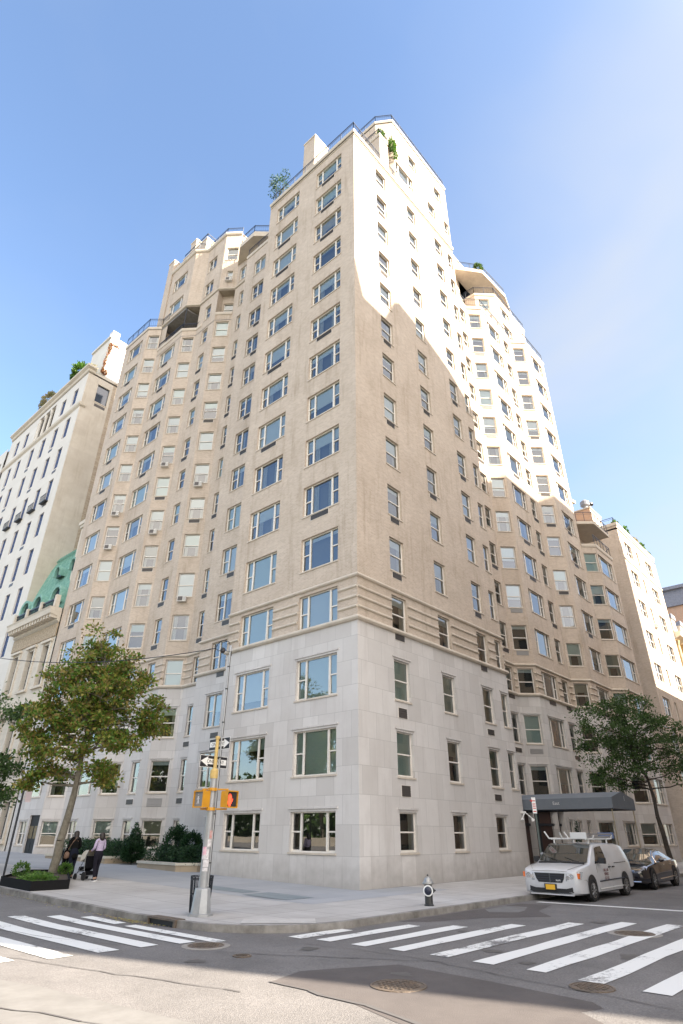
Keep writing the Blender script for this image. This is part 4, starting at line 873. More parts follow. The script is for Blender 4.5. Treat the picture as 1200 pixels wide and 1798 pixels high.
# ornate honey stone building further on
ON = thing('townhouse', 'ornate honey coloured stone townhouse past the brick house at the right edge', 'building', (0, 0, 0))
q = MB(); simple_front(ON, q, (60.4, -.3), (74, -.3), -.6, 24.0, [('sash', 1.0+2.6*k, 1.2, [(21.5-3.6*j, 2.3) for j in range(6)]) for k in range(5)], M['gold_stone']); wall(q, (74, -.3), (74, 10), 0, 24, [], M['gold_stone']); q.build('wall', ON)
q = MB(); q.sweep([(60.4, -.3), (74, -.3)], [(0, 23.2), (.3, 23.4), (.9, 23.7), (1.0, 24.2), (-.3, 24.4)], M['limestone']); q.sweep([(60.4, -.3), (74, -.3)], [(0, 12.0), (.35, 12.1), (.35, 12.5), (0, 12.6)], M['gold_stone']); q.build('cornice', ON)
for k in range(6): q = MB(); x = 60.9+2.55*k; q.lathe([(.32, 0), (.3, 12), (.4, 12.6), (.25, 13), (.25, 22.6), (.4, 23.2)], M['gold_stone'], 8, (x, -.45, 0)); q.build('column', ON)
q = MB(); q.prism([(60.4, .2), (74, .2), (74, 10), (60.4, 10)], 24.1, 26.4, M['grey_metal']); q.face([(60.5, .2, 0), (74, .2, 0), (74, .2, 23), (60.5, .2, 23)], M['room']); q.build('roof', ON)
for x in (62.5, 66.5, 70.5): q = MB(); q.prism([(x, -.2), (x+1.6, -.2), (x+1.6, 1.4), (x, 1.4)], 24.2, 26.6, M['limestone']); q.prism([(x-.15, -.35), (x+1.75, -.35), (x+.8, 1.0)], 26.6, 27.2, M['grey_metal']); q.build('dormer', ON)
FT = thing('tower', 'distant orange brick tower with a grey metal attic at the right edge', 'building', (0, 0, 0))

q = MB(); q.prism([(104, 5.2), (125, 5.2), (125, 16), (104, 16)], -.6, 41.0, M['orange_brick'])
for k in range(4):
    for j in range(9): q.box((106+k*4.6, 5.05, 3+j*4.0), (108+k*4.6, 5.25, 5.2+j*4.0), M['darkglass'])
q.build('wall', FT)
q = MB(); q.prism([(103.6, 4.8), (125.4, 4.8), (125.4, 16), (103.6, 16)], 41.0, 44.2, M['grey_metal']); q.prism([(103, 4.2), (126, 4.2), (126, 16), (103, 16)], 44.2, 44.8, M['grey_metal']); q.build('metal_attic', FT)
for k in range(4): q = MB(); q.box((105.5+k*4.5, 4.6, 42), (108+k*4.5, 4.82, 43.6), M['darkglass']); q.build('attic_window', FT)
# across the side street, outside the frame: they shade the street and stand in the window reflections
M['brick_tan'] = masonry('tan_brick', (.42, .32, .22), (.5, .4, .29), (.46, .4, .33), .24, .085)
OB = thing('apartment_building', 'tan brick apartment block across the side street, outside the photo', 'building', (0, 0, 0))
q = MB(); HB = 24.0
ops = [(2+j*5, 3.6+j*5, 3.0+k*3.3, 5.0+k*3.3) for k in range(6) for j in range(9)]
wall(q, (46, -18.3), (0, -18.3), -.6, HB, ops, M['brick_tan'], depth=.25); wall(q, (0, -18.3), (0, -44), -.6, HB, [(a*3.0, a*3.0+1.5, b_, c) for a in range(1, 8) for _, _, b_, c in ops[::9]], M['brick_tan'], depth=.25)
wall(q, (46, -44), (46, -18.3), -.6, HB, [], M['brick_tan']); wall(q, (0, -44), (46, -44), -.6, HB, [], M['brick_tan']); q.build('wall', OB)
q = MB(); q.face([(.4, -18.58, 0), (45.6, -18.58, 0), (45.6, -18.58, HB-.3), (.4, -18.58, HB-.3)], M['darkglass']); q.face([(.26, -43.6, 0), (.26, -18.6, 0), (.26, -18.6, HB-.3), (.26, -43.6, HB-.3)], M['darkglass']); q.build('window_glass', OB)
q = MB(); q.prism([(0.02, -43.98), (45.98, -43.98), (45.98, -18.32), (.02, -18.32)], HB-.3, HB-.1, M['roof']); q.build('roof', OB)
O2 = thing('tower', 'tall stepped tower down the avenue, outside the photo', 'building', (0, 0, 0))
kx = -SH.x/SH.y; kz = math.tan(EL)/-SH.y
prof = [(4.0, -.6), (4.0, 75)]+[(u_+kx*64, z_+kz*64) for u_, z_ in ((.05, 36.6), (.95, 33.5), (3.5, 33.4), (4.3, 35.8), (5.0, 36.4), (7.8, 35.7), (11.6, 34.2), (14.6, 32.1), (20, 31.0))]+[(65.3, 30.5+kz*65.4), (65.3, -.6)]  # added shadow caster: outline projected back from the wanted facade shadow edge
pb = [(x+(7.5 if k < 2 else 0), z) for k, (x, z) in enumerate(prof)]
q = MB(); q.face([(x, -84, z) for x, z in pb], M['brick_tan']); q.face([(x, -64, z) for x, z in prof[::-1]], M['brick_tan'])
for k in range(len(prof)-1): a, b_, c, d = prof[k], prof[k+1], pb[k+1], pb[k]; q.face([(a[0], -64, a[1]), (b_[0], -64, b_[1]), (c[0], -84, c[1]), (d[0], -84, d[1])], M['brick_tan'])
q.build('wall', O2)
q = MB()
for k in range(16):
    for j in range(12): q.box((6+j*4.7, -64.0, 3+k*4.0), (8+j*4.7, -63.96, 5.2+k*4.0), M['darkglass'])
q.build('window_glass', O2)
O3 = thing('apartment_building', 'tan apartment block down the side street, outside the photo', 'building', (0, 0, 0))
q = MB(); q.prism([(48, -18.3), (48, -40), (100, -40), (100, -18.3)][::-1], -.6, 26.0, M['brick_tan'], top=M['roof']); q.build('wall', O3)
sheet('pavement', [0-8, 60, 300], [-18.3, -14.9], lambda x, y: -.004, M['concrete']); 
set_windows(); WINS.clear()

PW = thing('park_wall', 'grey stone wall across the avenue, outside the photo', 'wall', (-38, 0, 0)); q = MB(); q.box((-.3, -60, -.2), (.3, 90, 1.5), M['limestone']); q.build('wall', PW)

tag(sheet('park_ground', [-120, -38.5], [-120, 160], lambda x, y: -.1, mat('park_grass', (.05, .09, .025), .95, noise=(.08, .10, .03), nscale=.5)), kind='structure')
# ------------------------------------------------------------------ foliage
def leaf_mat(name, cols_, rough=0.55, trans=0.25):
    ma = mat(name, cols_[0], rough, island=cols_); t = ma.node_tree; n = t.nodes; b = n['Principled BSDF']; tl = n.new('ShaderNodeBsdfTranslucent'); mi = n.new('ShaderNodeMixShader'); mi.inputs[0].default_value = .35
    src = b.inputs['Base Color'].links[0].from_socket; t.links.new(src, tl.inputs[0]); t.links.new(b.outputs[0], mi.inputs[1]); t.links.new(tl.outputs[0], mi.inputs[2]); t.links.new(mi.outputs[0], n['Material Output'].inputs[0]); return ma
M['leaf_autumn'] = leaf_mat('turning_leaves', [(.07, .16, .02), (.10, .21, .025), (.16, .25, .03), (.26, .27, .04), (.33, .27, .07), (.24, .18, .06), (.18, .13, .04), (.14, .21, .03), (.07, .15, .02)])
M['leaf_green'] = leaf_mat('green_leaves', [(.045, .095, .026), (.065, .125, .035), (.09, .16, .045), (.055, .10, .03)])
M['leaf_hedge'] = leaf_mat('hedge_leaves', [(.014, .045, .018), (.02, .06, .022), (.03, .08, .025), (.012, .035, .016)])
M['leaf_bright'] = leaf_mat('bright_leaves', [(.07, .17, .03), (.10, .22, .03), (.05, .12, .02), (.16, .24, .05)])
M['leaf_red'] = leaf_mat('red_vine_leaves', [(.25, .06, .03), (.30, .12, .05), (.12, .10, .03), (.22, .05, .03)])
M['leaf_blue'] = leaf_mat('grey_green_needles', [(.04, .09, .07), (.05, .11, .08), (.03, .07, .05)])
M['leaf_dry'] = leaf_mat('dry_grass', [(.38, .30, .18), (.45, .38, .25), (.30, .28, .12), (.2, .24, .08)])
M['bark'] = mat('grey_bark', (.13, .115, .09), .95, noise=(.22, .20, .155), nscale=5, bump=1.0, bscale=18)
M['bark_dark'] = mat('dark_bark', (.04, .034, .028), .95, noise=(.07, .06, .05), nscale=6, bump=1, bscale=20)
def leaves_mesh(name, P, size, ma, parent, flat=0.0, asp=1.0, seed=1):
    """one small folded leaf (two triangles) at every point of P"""
    r = np.random.default_rng(seed); n = len(P); P = np.asarray(P)
    a = r.normal(size=(n, 3)); a /= np.linalg.norm(a, axis=1)[:, None]
    nrm = r.normal(size=(n, 3)); nrm[:, 2] += flat; nrm -= (nrm*a).sum(1)[:, None]*a; nrm /= np.linalg.norm(nrm, axis=1)[:, None]
    b_ = np.cross(nrm, a); s = size*r.uniform(.6, 1.3, n)[:, None]
    v = np.empty((n, 4, 3)); v[:, 0] = P-a*s; v[:, 1] = P-b_*s*.62*asp+nrm*s*.18; v[:, 2] = P+a*s; v[:, 3] = P+b_*s*.62*asp+nrm*s*.18
    me = bpy.data.meshes.new(name); me.vertices.add(n*4); me.vertices.foreach_set('co', v.reshape(-1))
    idx = np.arange(n)[:, None]*4; f = np.concatenate([idx+np.array([[0, 1, 2]]), idx+np.array([[0, 2, 3]])], axis=1).reshape(-1)
    me.loops.add(n*6); me.loops.foreach_set('vertex_index', f.astype(np.int32)); me.polygons.add(n*2); me.polygons.foreach_set('loop_start', np.arange(n*2, dtype=np.int32)*3)
    me.update(calc_edges=True); me.materials.append(ma); o = bpy.data.objects.new(name, me); COL.objects.link(o)
    if parent is not None: o.parent = parent
    return o
def limb(mb, p, q, r0, r1, ma, segs=5, wob=.08, n=8, seed=0):
    rr = random.Random(seed); p = Vector(p); q = Vector(q); Ld = (q-p).length; pts = []
    for k in range(segs+1):
        t_ = k/segs; w_ = wob*Ld*math.sin(PI*t_); pts.append(p.lerp(q, t_)+Vector((rr.uniform(-w_, w_), rr.uniform(-w_, w_), rr.uniform(-w_, w_)*.4)))
    for k in range(segs): mb.tube(pts[k], pts[k+1], r0+(r1-r0)*k/segs, ma, n, r1=r0+(r1-r0)*(k+1)/segs, cap=(k in (0, segs-1)))
    return pts
def tree(name, label, loc, trunk_top, r0, lobes, leafm, barkm, nleaf, size, seed, group=None, fork=None, cat='tree', spread=1.0):
    """lobes: ellipsoid clumps (x, y, z, rx, ry, rz) round the trunk foot; branches run to every clump, leaves hang in tufts inside them"""
    T = thing(name, label, cat, loc, 0, group); rr = random.Random(seed); rn = np.random.default_rng(seed)
    mb = MB(); tt = Vector(trunk_top); fk = Vector(fork) if fork else tt*0.55
    foot = Vector((0, 0, -.1)); mb.tube(foot, (0, 0, .25), r0*1.35, barkm, 10, r1=r0*1.02)
    limb(mb, (0, 0, .2), fk, r0, r0*.72, barkm, 5, .015, 10, seed); limb(mb, fk, tt, r0*.70, r0*.16, barkm, 6, .05, 8, seed+1)
    mb.build('trunk', T, smooth=True)
    br = MB(); tufts = []
    for i, (x, y, z, rx, ry, rz) in enumerate(lobes):
        c = Vector((x, y, z)); t_ = min(.98, max(.0, (z-rz*.6-fk.z)/max(.1, tt.z-fk.z)*.9)); st_ = fk.lerp(tt, t_)
        pts = limb(br, st_, c, r0*.34*(1-.6*t_), r0*.09, barkm, 5, .07, 6, seed+i)
        nt = max(8, int(nleaf*rx*ry*rz/sum(l[3]*l[4]*l[5] for l in lobes)/70))
        for k in range(nt):
            d = Vector((rr.gauss(0, 1), rr.gauss(0, 1), rr.gauss(0, 1))).normalized(); rad = rr.uniform(.35, 1.05)**.6
            p = c+Vector((d.x*rx, d.y*ry, d.z*rz))*rad
            if k % 3 == 0: limb(br, pts[rr.randint(2, 5)], p, r0*.07, r0*.02, barkm, 3, .08, 4, seed+i*50+k)
            tufts.append((p, rr.uniform(.28, .55)*spread))
    br.build('branches', T)
    P = []
    for p, s_ in tufts:
        n = int(nleaf/len(tufts)*rr.uniform(.5, 1.5)); q = rn.normal(size=(n, 3))*np.array([s_, s_, s_*.55])*.62; q[:, 2] -= (q[:, 0]**2+q[:, 1]**2)*.35; P.append(q+np.array(p))
    leaves_mesh('crown', np.concatenate(P), size, leafm, T, flat=.8, seed=seed)
    return T
GT = Vector((-7.0, 11.1)); zt_ = gz(0, 11.1)
def cam_off(dx, dz_=0, depth=0):
    """offset to the right of the view by dx, away by depth, in building axes"""
    r2 = Vector((math.sin(AR), math.sin(AL))).normalized(); d2 = Vector((math.cos(AR), math.cos(AL))).normalized()
    return (r2.x*dx+d2.x*depth, r2.y*dx+d2.y*depth)
def lobes_of(spec):
    out = []
    for dx, z, depth, rh, rz in spec: x, y = cam_off(dx, 0, depth); out.append((x, y, z, rh, rh, rz))
    return out
rnd = random.Random(3)
spec = [(0.1, 10.3, 0, .8, .8), (-.5, 9.5, .5, 1.2, .8), (.8, 9.3, -.4, 1.3, .8), (0, 8.5, 0, 1.7, .8), (1.9, 8.3, .3, 1.1, .65), (-1.5, 8.5, -.3, 1.0, .6), (2.7, 7.4, -.2, 1.05, .6), (1.1, 7.6, -.9, 1.4, .8), (-1.1, 7.5, .5, 1.4, .8),
        (-2.0, 7.1, 0, .7, .4), (.2, 6.6, -.8, 1.4, .7), (2.2, 6.5, .6, 1.3, .6), (-1.5, 6.2, -.5, 1.4, .6), (-2.2, 5.9, .2, .6, .3), (.3, 6.7, 1.6, 1.5, .9), (.4, 8.2, 1.6, 1.3, .8), (1.2, 5.5, -.4, 1.1, .5), (-.6, 5.2, -.6, 1.2, .55), (-1.8, 5.1, 0, .7, .35),
        (2.2, 5.6, -.2, .8, .4), (-1.4, 4.3, -.2, .75, .3), (-.4, 4.3, .2, .7, .3), (.9, 4.4, -.2, .8, .3), (1.6, 4.0, 0, .5, .3), (-1.9, 3.9, 0, .4, .25), (3.1, 6.6, 0, .5, .3)]
spec = [(a, b_-.15, c, d, e) for a, b_, c, d, e in spec]
LT = tree('street_tree', 'tall street tree with green and browning leaves growing from the low black planter box', (GT.x, GT.y, zt_), cam_off(.4)+(9.8,), .19, lobes_of(spec), M['leaf_autumn'], M['bark'], 27000, .086, 5, fork=cam_off(.25)+(3.2,), spread=.8)
# park trees across the avenue, behind the camera: copies of the same tree, they show only as reflections
for k, (x, y, s_) in enumerate([(-40, -26, 1.5), (-41, -15, 1.7), (-40, -4, 1.45), (-42, 7, 1.75), (-40, 18, 1.55), (-41, 30, 1.7), (-43, 43, 1.8), (-50, 0, 2.1), (-50, 22, 2.2), (-50, -22, 2.1), (-52, 60, 2.2)]):
    c = LT.copy(); COL.objects.link(c); c.location = (x, y, 0); c.scale = (s_, s_, s_); c.rotation_euler = (0, 0, k*1.3); c['label'] = ['smallest', 'second', 'third', 'fourth', 'fifth', 'sixth', 'last', 'near rear row', 'middle rear row', 'far rear row', 'farthest'][k]+' park tree counting up the avenue behind the park wall, outside the photo'; c['group'] = 'park trees across the avenue'
    for ch in list(LT.children): d = ch.copy(); COL.objects.link(d); d.parent = c
rn = np.random.default_rng(77); P_ = np.stack([rn.uniform(-75, -60, 16000), rn.uniform(-70, 120, 16000), rn.uniform(0, 1, 16000)**.8*13*(0.8+.2*np.sin(np.arange(16000)))], 1)
tag(leaves_mesh('woodland', P_, .75, M['leaf_green'], None, seed=78), 'dense park woodland far across the avenue, outside the photo', 'woodland', kind='stuff')
# neighbour tree at the left edge
g2 = (-9.2, 16.5)
spec2 = [(-1.0, 6.3, 0, 1.2, .5), (.1, 7.0, 0, .9, .4), (.3, 3.9, 0, .9, .5), (-.5, 4.6, 0, 1.3, .6), (.9, 3.2, 0, .5, .3), (-.3, 2.9, .2, 1.0, .5), (-1.8, 5.2, 0, 1.2, .9), (-1.6, 3.4, 0, 1.2, .8)]
tree('street_tree', 'green street tree whose branch tips reach in at the left edge of the photo', (-9.3, 15.9, gz(0, 15.9)), (0.1, 0, 7.0), .14, lobes_of([(a+.45, b_, c, d, e) for a, b_, c, d, e in spec2]+[(1.9, 6.9, 0, .6, .3), (1.2, 4.3, 0, .8, .5), (-1.2, 7.6, 0, 1.3, .9)]), M['leaf_green'], M['bark'], 6500, .085, 8)
# right street tree
spec3 = [(-1.2, 9.6, 0, 1.3, .8), (.5, 10.2, .4, 1.3, .8), (-2.6, 8.6, 0, 1.2, .7), (-3.0, 7.3, .3, 1.0, .6), (-1.4, 8.0, -.6, 1.4, .8), (.3, 8.6, -.4, 1.5, .8), (1.9, 8.8, .2, 1.2, .7), (3.2, 8.0, 0, 1.1, .7), (-2.2, 6.2, 0, 1.3, .6), (-.4, 6.9, .5, 1.4, .7), (1.3, 7.2, -.5, 1.3, .7),
         (2.8, 6.7, .3, 1.2, .6), (-2.6, 5.3, -.2, 1.0, .5), (-1.0, 5.5, -.3, 1.1, .5), (.5, 5.9, 0, 1.1, .5), (2.2, 5.6, 0, 1.1, .5), (3.8, 6.3, .2, 1.0, .6), (3.4, 5.0, 0, 1.1, .4), (-2.8, 9.7, .5, .9, .5), (.2, 7.6, 1.8, 1.5, .9), (-1.6, 5.0, .8, .8, .35), (4.2, 7.6, 0, 1.0, .6)]
tree('street_tree', 'dark green street tree with a thin forking trunk behind the black sedan', (24.9, -4.4, 0), cam_off(-1.0)+(9.8,), .17, lobes_of([(a-.6, b_, c, d, e) for a, b_, c, d, e in spec3]), M['leaf_green'], M['bark_dark'], 19000, .078, 21, fork=cam_off(-.25)+(3.0,))

def shrub(name, label, loc, shapes, leafm, n, size, cat='shrub', group=None, stem=None, seed=2, flat=.3, rz=0, parent=None):
    rn = np.random.default_rng(seed); P = []; tot = sum(a[3]*a[4]*a[5] for a in shapes)
    for x, y, z, rx, ry, rz_ in shapes:
        k = int(n*rx*ry*rz_/tot); d = rn.normal(size=(k, 3)); d /= np.linalg.norm(d, axis=1)[:, None]; r_ = rn.uniform(.25, 1.0, k)**.4*(1+.16*np.sin(d[:, 0]*7+seed)*np.cos(d[:, 1]*9)+rn.normal(size=k)*.05)
        P.append(np.array([x, y, z])+d*r_[:, None]*np.array([rx, ry, rz_]))
    T = thing(name, label, cat, loc, rz, group)
    leaves_mesh('foliage', np.concatenate(P), size, leafm, T, flat=flat, seed=seed)
    mb = MB(); zt = max(a[2] for a in shapes)
    for k, a in enumerate(shapes[:6]): mb.tube((a[0]*.6, a[1]*.6, -.05), (a[0], a[1], a[2]), .02, M['bark_dark'], 5, r1=.01)
    mb.build('stem', T); return T
# stone edged planters with hedges against the building
M['cap'] = mat('cream_stone_cap', (.55, .51, .43), .8, noise=(.45, .41, .34), nscale=2)
M['pwall'] = masonry('planter_wall', (.34, .27, .19), (.40, .32, .23), (.3, .25, .2), 1.2, .5, .01, stain=.3)
M['soil'] = mat('soil', (.05, .035, .022), 1.0)
def planter(label, poly, h, loc_y):
    T = thing('stone_planter', label, 'planter', (0, 0, 0)); z = gz(0, loc_y)
    q = MB(); q.prism(poly, -.1+z*.5, z+h-.11, M['pwall']); q.build('planter_wall', T)
    q = MB(); n = len(poly)-1; path = poly[:n]
    q.sweep(poly, [(-.30, z+h-.11), (.05, z+h-.11), (.05, z+h), (-.30, z+h)], M['cap']); q.build('cap', T)
    q = MB(); q.face([(p[0], p[1], z+h-.10) for p in poly][::-1] if False else [(p[0], p[1], z+h-.10) for p in poly], M['soil']); q.build('soil', T)
    return T, z+h-.1
pA = [(3.5, 15.4), (-.35, 15.4), (-.45, 11.7), (.35, 11.0), (2.2, 11.0)]
planter('cream capped stone planter nearest the signal pole, holding a low hedge', pA, .38, 11.8)
pB = [(1.55, 25.6), (-.75, 25.6), (-.35, 18.9), (1.3, 18.3), (3.5, 18.3)]
planter('long cream capped stone planter behind the two people with strollers', pB, .36, 19.5)
zA = gz(0, 12)+.28; zB = gz(0, 20)+.26
shrub('hedge', 'clipped dark hedge filling the planter nearest the signal pole', (1.0, 13.2, zA), [(x, y, .38, .75, .8, .52) for x in (-.55, .25, 1.0) for y in (-1.5, -.5, .6, 1.6)], M['leaf_hedge'], 15000, .045, 'hedge', seed=4)
shrub('hedge', 'clipped dark hedge in the long planter behind the people', (1.0, 21.8, zB), [(x, y, .42, .7, 1.0, .55) for x in (-.6, .3) for y in (-3.0, -1.8, -.6, .6, 1.8, 3.0)], M['leaf_hedge'], 12000, .05, 'hedge', seed=5)
shrub('shrub', 'rounded dark shrub rising above the hedge in front of the wide ground floor window', (.9, 14.0, zA), [(0, 0, .95, .62, .62, .8), (.2, -.1, 1.35, .4, .4, .5)], M['leaf_hedge'], 5000, .045, seed=6)
shrub('shrub', 'lower rounded shrub right of the tallest one in the near planter', (1.0, 12.6, zA), [(0, 0, .85, .6, .6, .65)], M['leaf_hedge'], 4000, .045, seed=7)
shrub('shrub', 'pointed cone shaped evergreen shrub standing in the gap between the two planters', (.6, 17.6, zB-.3), [(0, 0, .6, .7, .7, .5), (0, 0, 1.05, .52, .52, .5), (0, 0, 1.5, .34, .34, .4), (0, 0, 1.85, .17, .17, .3)], M['leaf_hedge'], 6500, .05, seed=9)
# black planter box round the street tree
M['iron2'] = mat('dull_black_metal', (.012, .012, .013), .85, spec=.12)
T = thing('planter_box', 'low black metal box planted with groundcover at the foot of the left street tree', 'planter', (-7.55, 9.2, 0)); q = MB()
# long side follows the kerb
pts = [(-9.75, 6.75), (-8.35, 6.75), (-6.2, 11.4), (-7.6, 12.2), (-9.75, 9.4)]
pts = [(p[0]+7.55, p[1]-9.2) for p in pts]; n = len(pts)
for k in range(n):
    a = Vector(pts[k]); b_ = Vector(pts[(k+1) % n]); za = gz(0, a.y+9.2); zb = gz(0, b_.y+9.2); d = (b_-a).normalized(); inn = Vector((-d.y, d.x))*.03
    q.face([(a.x, a.y, za-.02), (b_.x, b_.y, zb-.02), (b_.x, b_.y, zb+.30), (a.x, a.y, za+.30)], M['iron2']); q.face([(a.x, a.y, za+.30), (b_.x, b_.y, zb+.30), (b_.x+inn.x, b_.y+inn.y, zb+.30), (a.x+inn.x, a.y+inn.y, za+.30)], M['iron2'])
    q.face([(b_.x+inn.x, b_.y+inn.y, zb), (a.x+inn.x, a.y+inn.y, za), (a.x+inn.x, a.y+inn.y, za+.30), (b_.x+inn.x, b_.y+inn.y, zb+.30)], M['iron2'])
q.build('box_side', T); q = MB(); q.face([(p[0], p[1], gz(0, p[1]+9.2)+.22) for p in pts], M['soil']); q.build('soil', T)
shrub('groundcover', 'bright green groundcover plants filling the near end of the black planter box', (-9.0, 7.9, gz(0, 7.9)+.22), [(0, 0, .06, .6, 1.0, .12), (.4, .9, .1, .5, .6, .16)], M['leaf_bright'], 2600, .035, 'plant', seed=12)
shrub('box_shrub', 'small round green bush at the left end of the black planter box', (-8.8, 10.0, gz(0, 10)+.18), [(0, 0, .25, .32, .32, .3)], M['leaf_bright'], 900, .035, seed=13)
shrub('box_shrub', 'small round green bush right of the tree trunk in the black planter box', (-6.9, 10.2, gz(0, 10)+.18), [(0, 0, .22, .3, .3, .24)], M['leaf_bright'], 800, .035, seed=14)
# roof plants
def roofplant(name, label, x, y, z, shapes, ma, n, size, seed): return shrub(name, label, (x, y, z), shapes, ma, n, size, 'plant', seed=seed)
roofplant('roof_tree', 'small blue green tree behind the roof railing left of the white chimney stack', -.1, 8.6, 51.9, [(0, 0, 1.4, .8, .8, .7), (-.2, .5, 2.3, .7, .7, .6), (.2, -.3, 3.0, .5, .5, .6), (0, .9, 1.2, .5, .5, .5)], M['leaf_blue'], 520, .10, 31)
roofplant('terrace_plant', 'leafy plant hanging over the lower terrace edge at the top of the corner tower', 4.1, .3, 56.0, [(0, 0, .9, .4, .35, .9), (.3, -.1, .3, .3, .2, .4)], M['leaf_bright'], 500, .09, 32)
roofplant('terrace_plant', 'bushy green plant against the tower wall under the topmost railing', 5.1, -.25, 55.3, [(0, 0, .8, .5, .3, .9), (.4, 0, -.2, .25, .2, .6)], M['leaf_bright'], 700, .09, 33)
roofplant('roof_shrub', 'round yellow green shrub on the parapet of the white apartment house', .6, 48.0, 54.2, [(0, 0, 1.2, 1.1, 1.2, 1.1), (0, 1.3, .7, .7, .8, .7)], M['leaf_bright'], 2200, .14, 34)
roofplant('roof_grass', 'tall pale dried grasses on the roof edge of the white apartment house', .5, 57.0, 54.2, [(0, 0, 1.2, .8, 1.8, 1.0), (0, 1.6, .8, .6, .9, .7)], M['leaf_dry'], 1100, .16, 35)
roofplant('roof_grass', 'pale grasses above the corner of the white apartment house beside the vine', 1.1, 45.6, 54.0, [(0, 0, .6, .6, .6, .8)], M['leaf_dry'], 350, .12, 36)
roofplant('climbing_vine', 'red autumn vine climbing the penthouse of the white apartment house', 2.15, 44.75, 54.2, [(0, 0, 1.6, .2, .12, 1.9), (.2, 0, 4.4, .3, .12, 1.2), (.9, 0, 5.3, .5, .12, .25), (.2, 0, 0.3, .5, .2, .5)], M['leaf_red'], 800, .10, 37)
roofplant('roof_shrub', 'small plant at the far left end of the white apartment house roof', .9, 66.5, 54.2, [(0, 0, .5, .5, .7, .6)], M['leaf_green'], 400, .12, 38)
for k, (x, h, mm, lb) in enumerate([(47.6, .9, 'leaf_bright', 'yellow green bush by the brick penthouse on the right roof terrace'), (51.5, 1.6, 'leaf_bright', 'tall leafy plant nearest the corner on the right roof terrace railing'), (54.5, 1.2, 'leaf_dry', 'straggly pale plant midway along the right roof terrace'), (57.3, 1.4, 'leaf_bright', 'bushy plant toward the far end of the right roof terrace'), (59.4, .9, 'leaf_green', 'last small plant at the far end of the right roof terrace')]):
    roofplant('terrace_plant', lb, x, -.1, 34.0, [(0, 0, h*.5, .6, .4, h*.6), (.5, 0, h*.25, .4, .3, h*.3)], M[mm], 480, .12, 40+k)
roofplant('terrace_plant', 'dark green shrub on the penthouse balcony high over the side street', 25.3, 2.3, 60.2, [(0, 0, .6, .6, .5, .6)], M['leaf_green'], 500, .12, 47)
roofplant('terrace_plant', 'small sprout of leaves over the roof railing beside the corner tower', 15.6, 2.9, 51.3, [(0, 0, .9, .35, .3, .8)], M['leaf_bright'], 260, .1, 48)
roofplant('doorway_plant', 'potted evergreen with a tall stem standing under the grey entrance canopy', 24.0, .9, 0, [(0, 0, .9, .35, .35, .55), (0, 0, 1.6, .2, .2, .5), (0, 0, 2.4, .15, .15, .5)], M['leaf_hedge'], 1400, .05, 49)
# ------------------------------------------------------------------ street furniture
M['galv'] = mat('galvanised_steel', (.36, .37, .38), .45, metal=.35, noise=(.29, .30, .31), nscale=4)
M['yellow'] = mat('signal_yellow', (.62, .30, .02), .45, noise=(.52, .24, .02), nscale=6)
M['cream_y'] = mat('faded_yellow_paint', (.60, .42, .14), .6, noise=(.50, .36, .15), nscale=8)
M['black'] = mat('sign_black', (.015, .015, .02), .5)
M['white'] = mat('sign_white', (.78, .78, .76), .5)
M['red'] = mat('sign_red', (.55, .03, .03), .5)
def text_mesh(s, size, ma, parent, M4, name='lettering', extrude=.002, sx=1.0, align='CENTER'):
    cu_ = bpy.data.curves.new(name, 'FONT'); cu_.body = s; cu_.size = size; cu_.extrude = extrude; cu_.align_x = align; cu_.align_y = 'CENTER'
    o = bpy.data.objects.new(name, cu_); COL.objects.link(o); bpy.context.view_layer.update()
    me = bpy.data.meshes.new_from_object(o.evaluated_get(bpy.context.evaluated_depsgraph_get())); me.name = name; me.materials.clear(); me.materials.append(ma)
    bpy.data.objects.remove(o); me.transform(M4 @ Matrix.Diagonal((sx, 1, 1, 1)))
    r = bpy.data.objects.new(name, me); COL.objects.link(r); r.parent = parent; return r
def plane_mat(o, xd, zd=(0, 0, 1)):
    """text plane: text x along xd, text up along z"""
    x = Vector(xd).normalized(); z = Vector(zd).normalized(); n = x.cross(z)
    m_ = Matrix((x, z, n)).transposed().to_4x4(); m_.translation = Vector(o); return m_
PX, PY = -9.02, -2.06
T = thing('signal_pole', 'tall galvanised traffic signal pole with stickers and a thin conduit at the corner', 'pole', (PX, PY, 0))
q = MB(); q.lathe([(.34, -.05), (.34, .05), (.28, .06)], M['galv'], 8); q.lathe([(.27, .04), (.21, .60), (.20, .62), (.13, .64)], M['galv'], 8); q.build('base', T, smooth=True)
q = MB(); q.lathe([(.125, .6), (.115, 2.0), (.10, 3.42)], M['galv'], 14); q.build('shaft', T, smooth=True)
q = MB(); q.lathe([(.115, 3.34), (.125, 3.42), (.125, 3.55), (.10, 3.58), (.055, 3.62), (.05, 4.42), (.07, 4.43), (.07, 4.5), (.02, 4.52)], M['cream_y'], 12); q.build('yellow_extension', T, smooth=True)
q = MB(); A0 = cam_off(.12); q.lathe([(.030, .65), (.030, 3.6), (.028, 7.15)], M['galv'], 8, (A0[0], A0[1], 0))
q.lathe([(.05, 7.1), (.06, 7.2), (.03, 7.3)], M['galv'], 8, (A0[0], A0[1], 0)); q.build('riser_conduit', T, smooth=True)
q = MB(); A1 = cam_off(.165); pts = [(A1[0]*.9, A1[1]*.9, .7+k*.4) for k in range(17)]
arc = [cam_off(.12-.22*math.sin(a)+(.05 if a < .3 else 0)) for a in (0,)]
top = [(lambda o: (o[0], o[1], z))(cam_off(dx)) for dx, z in ((.17, 6.95), (.15, 7.2), (.05, 7.42), (-.12, 7.47), (-.28, 7.38), (-.36, 7.2), (-.25, 7.12), (-.1, 7.14), (.1, 7.1))]
q.path(pts+top, .012, M['black'], 5)
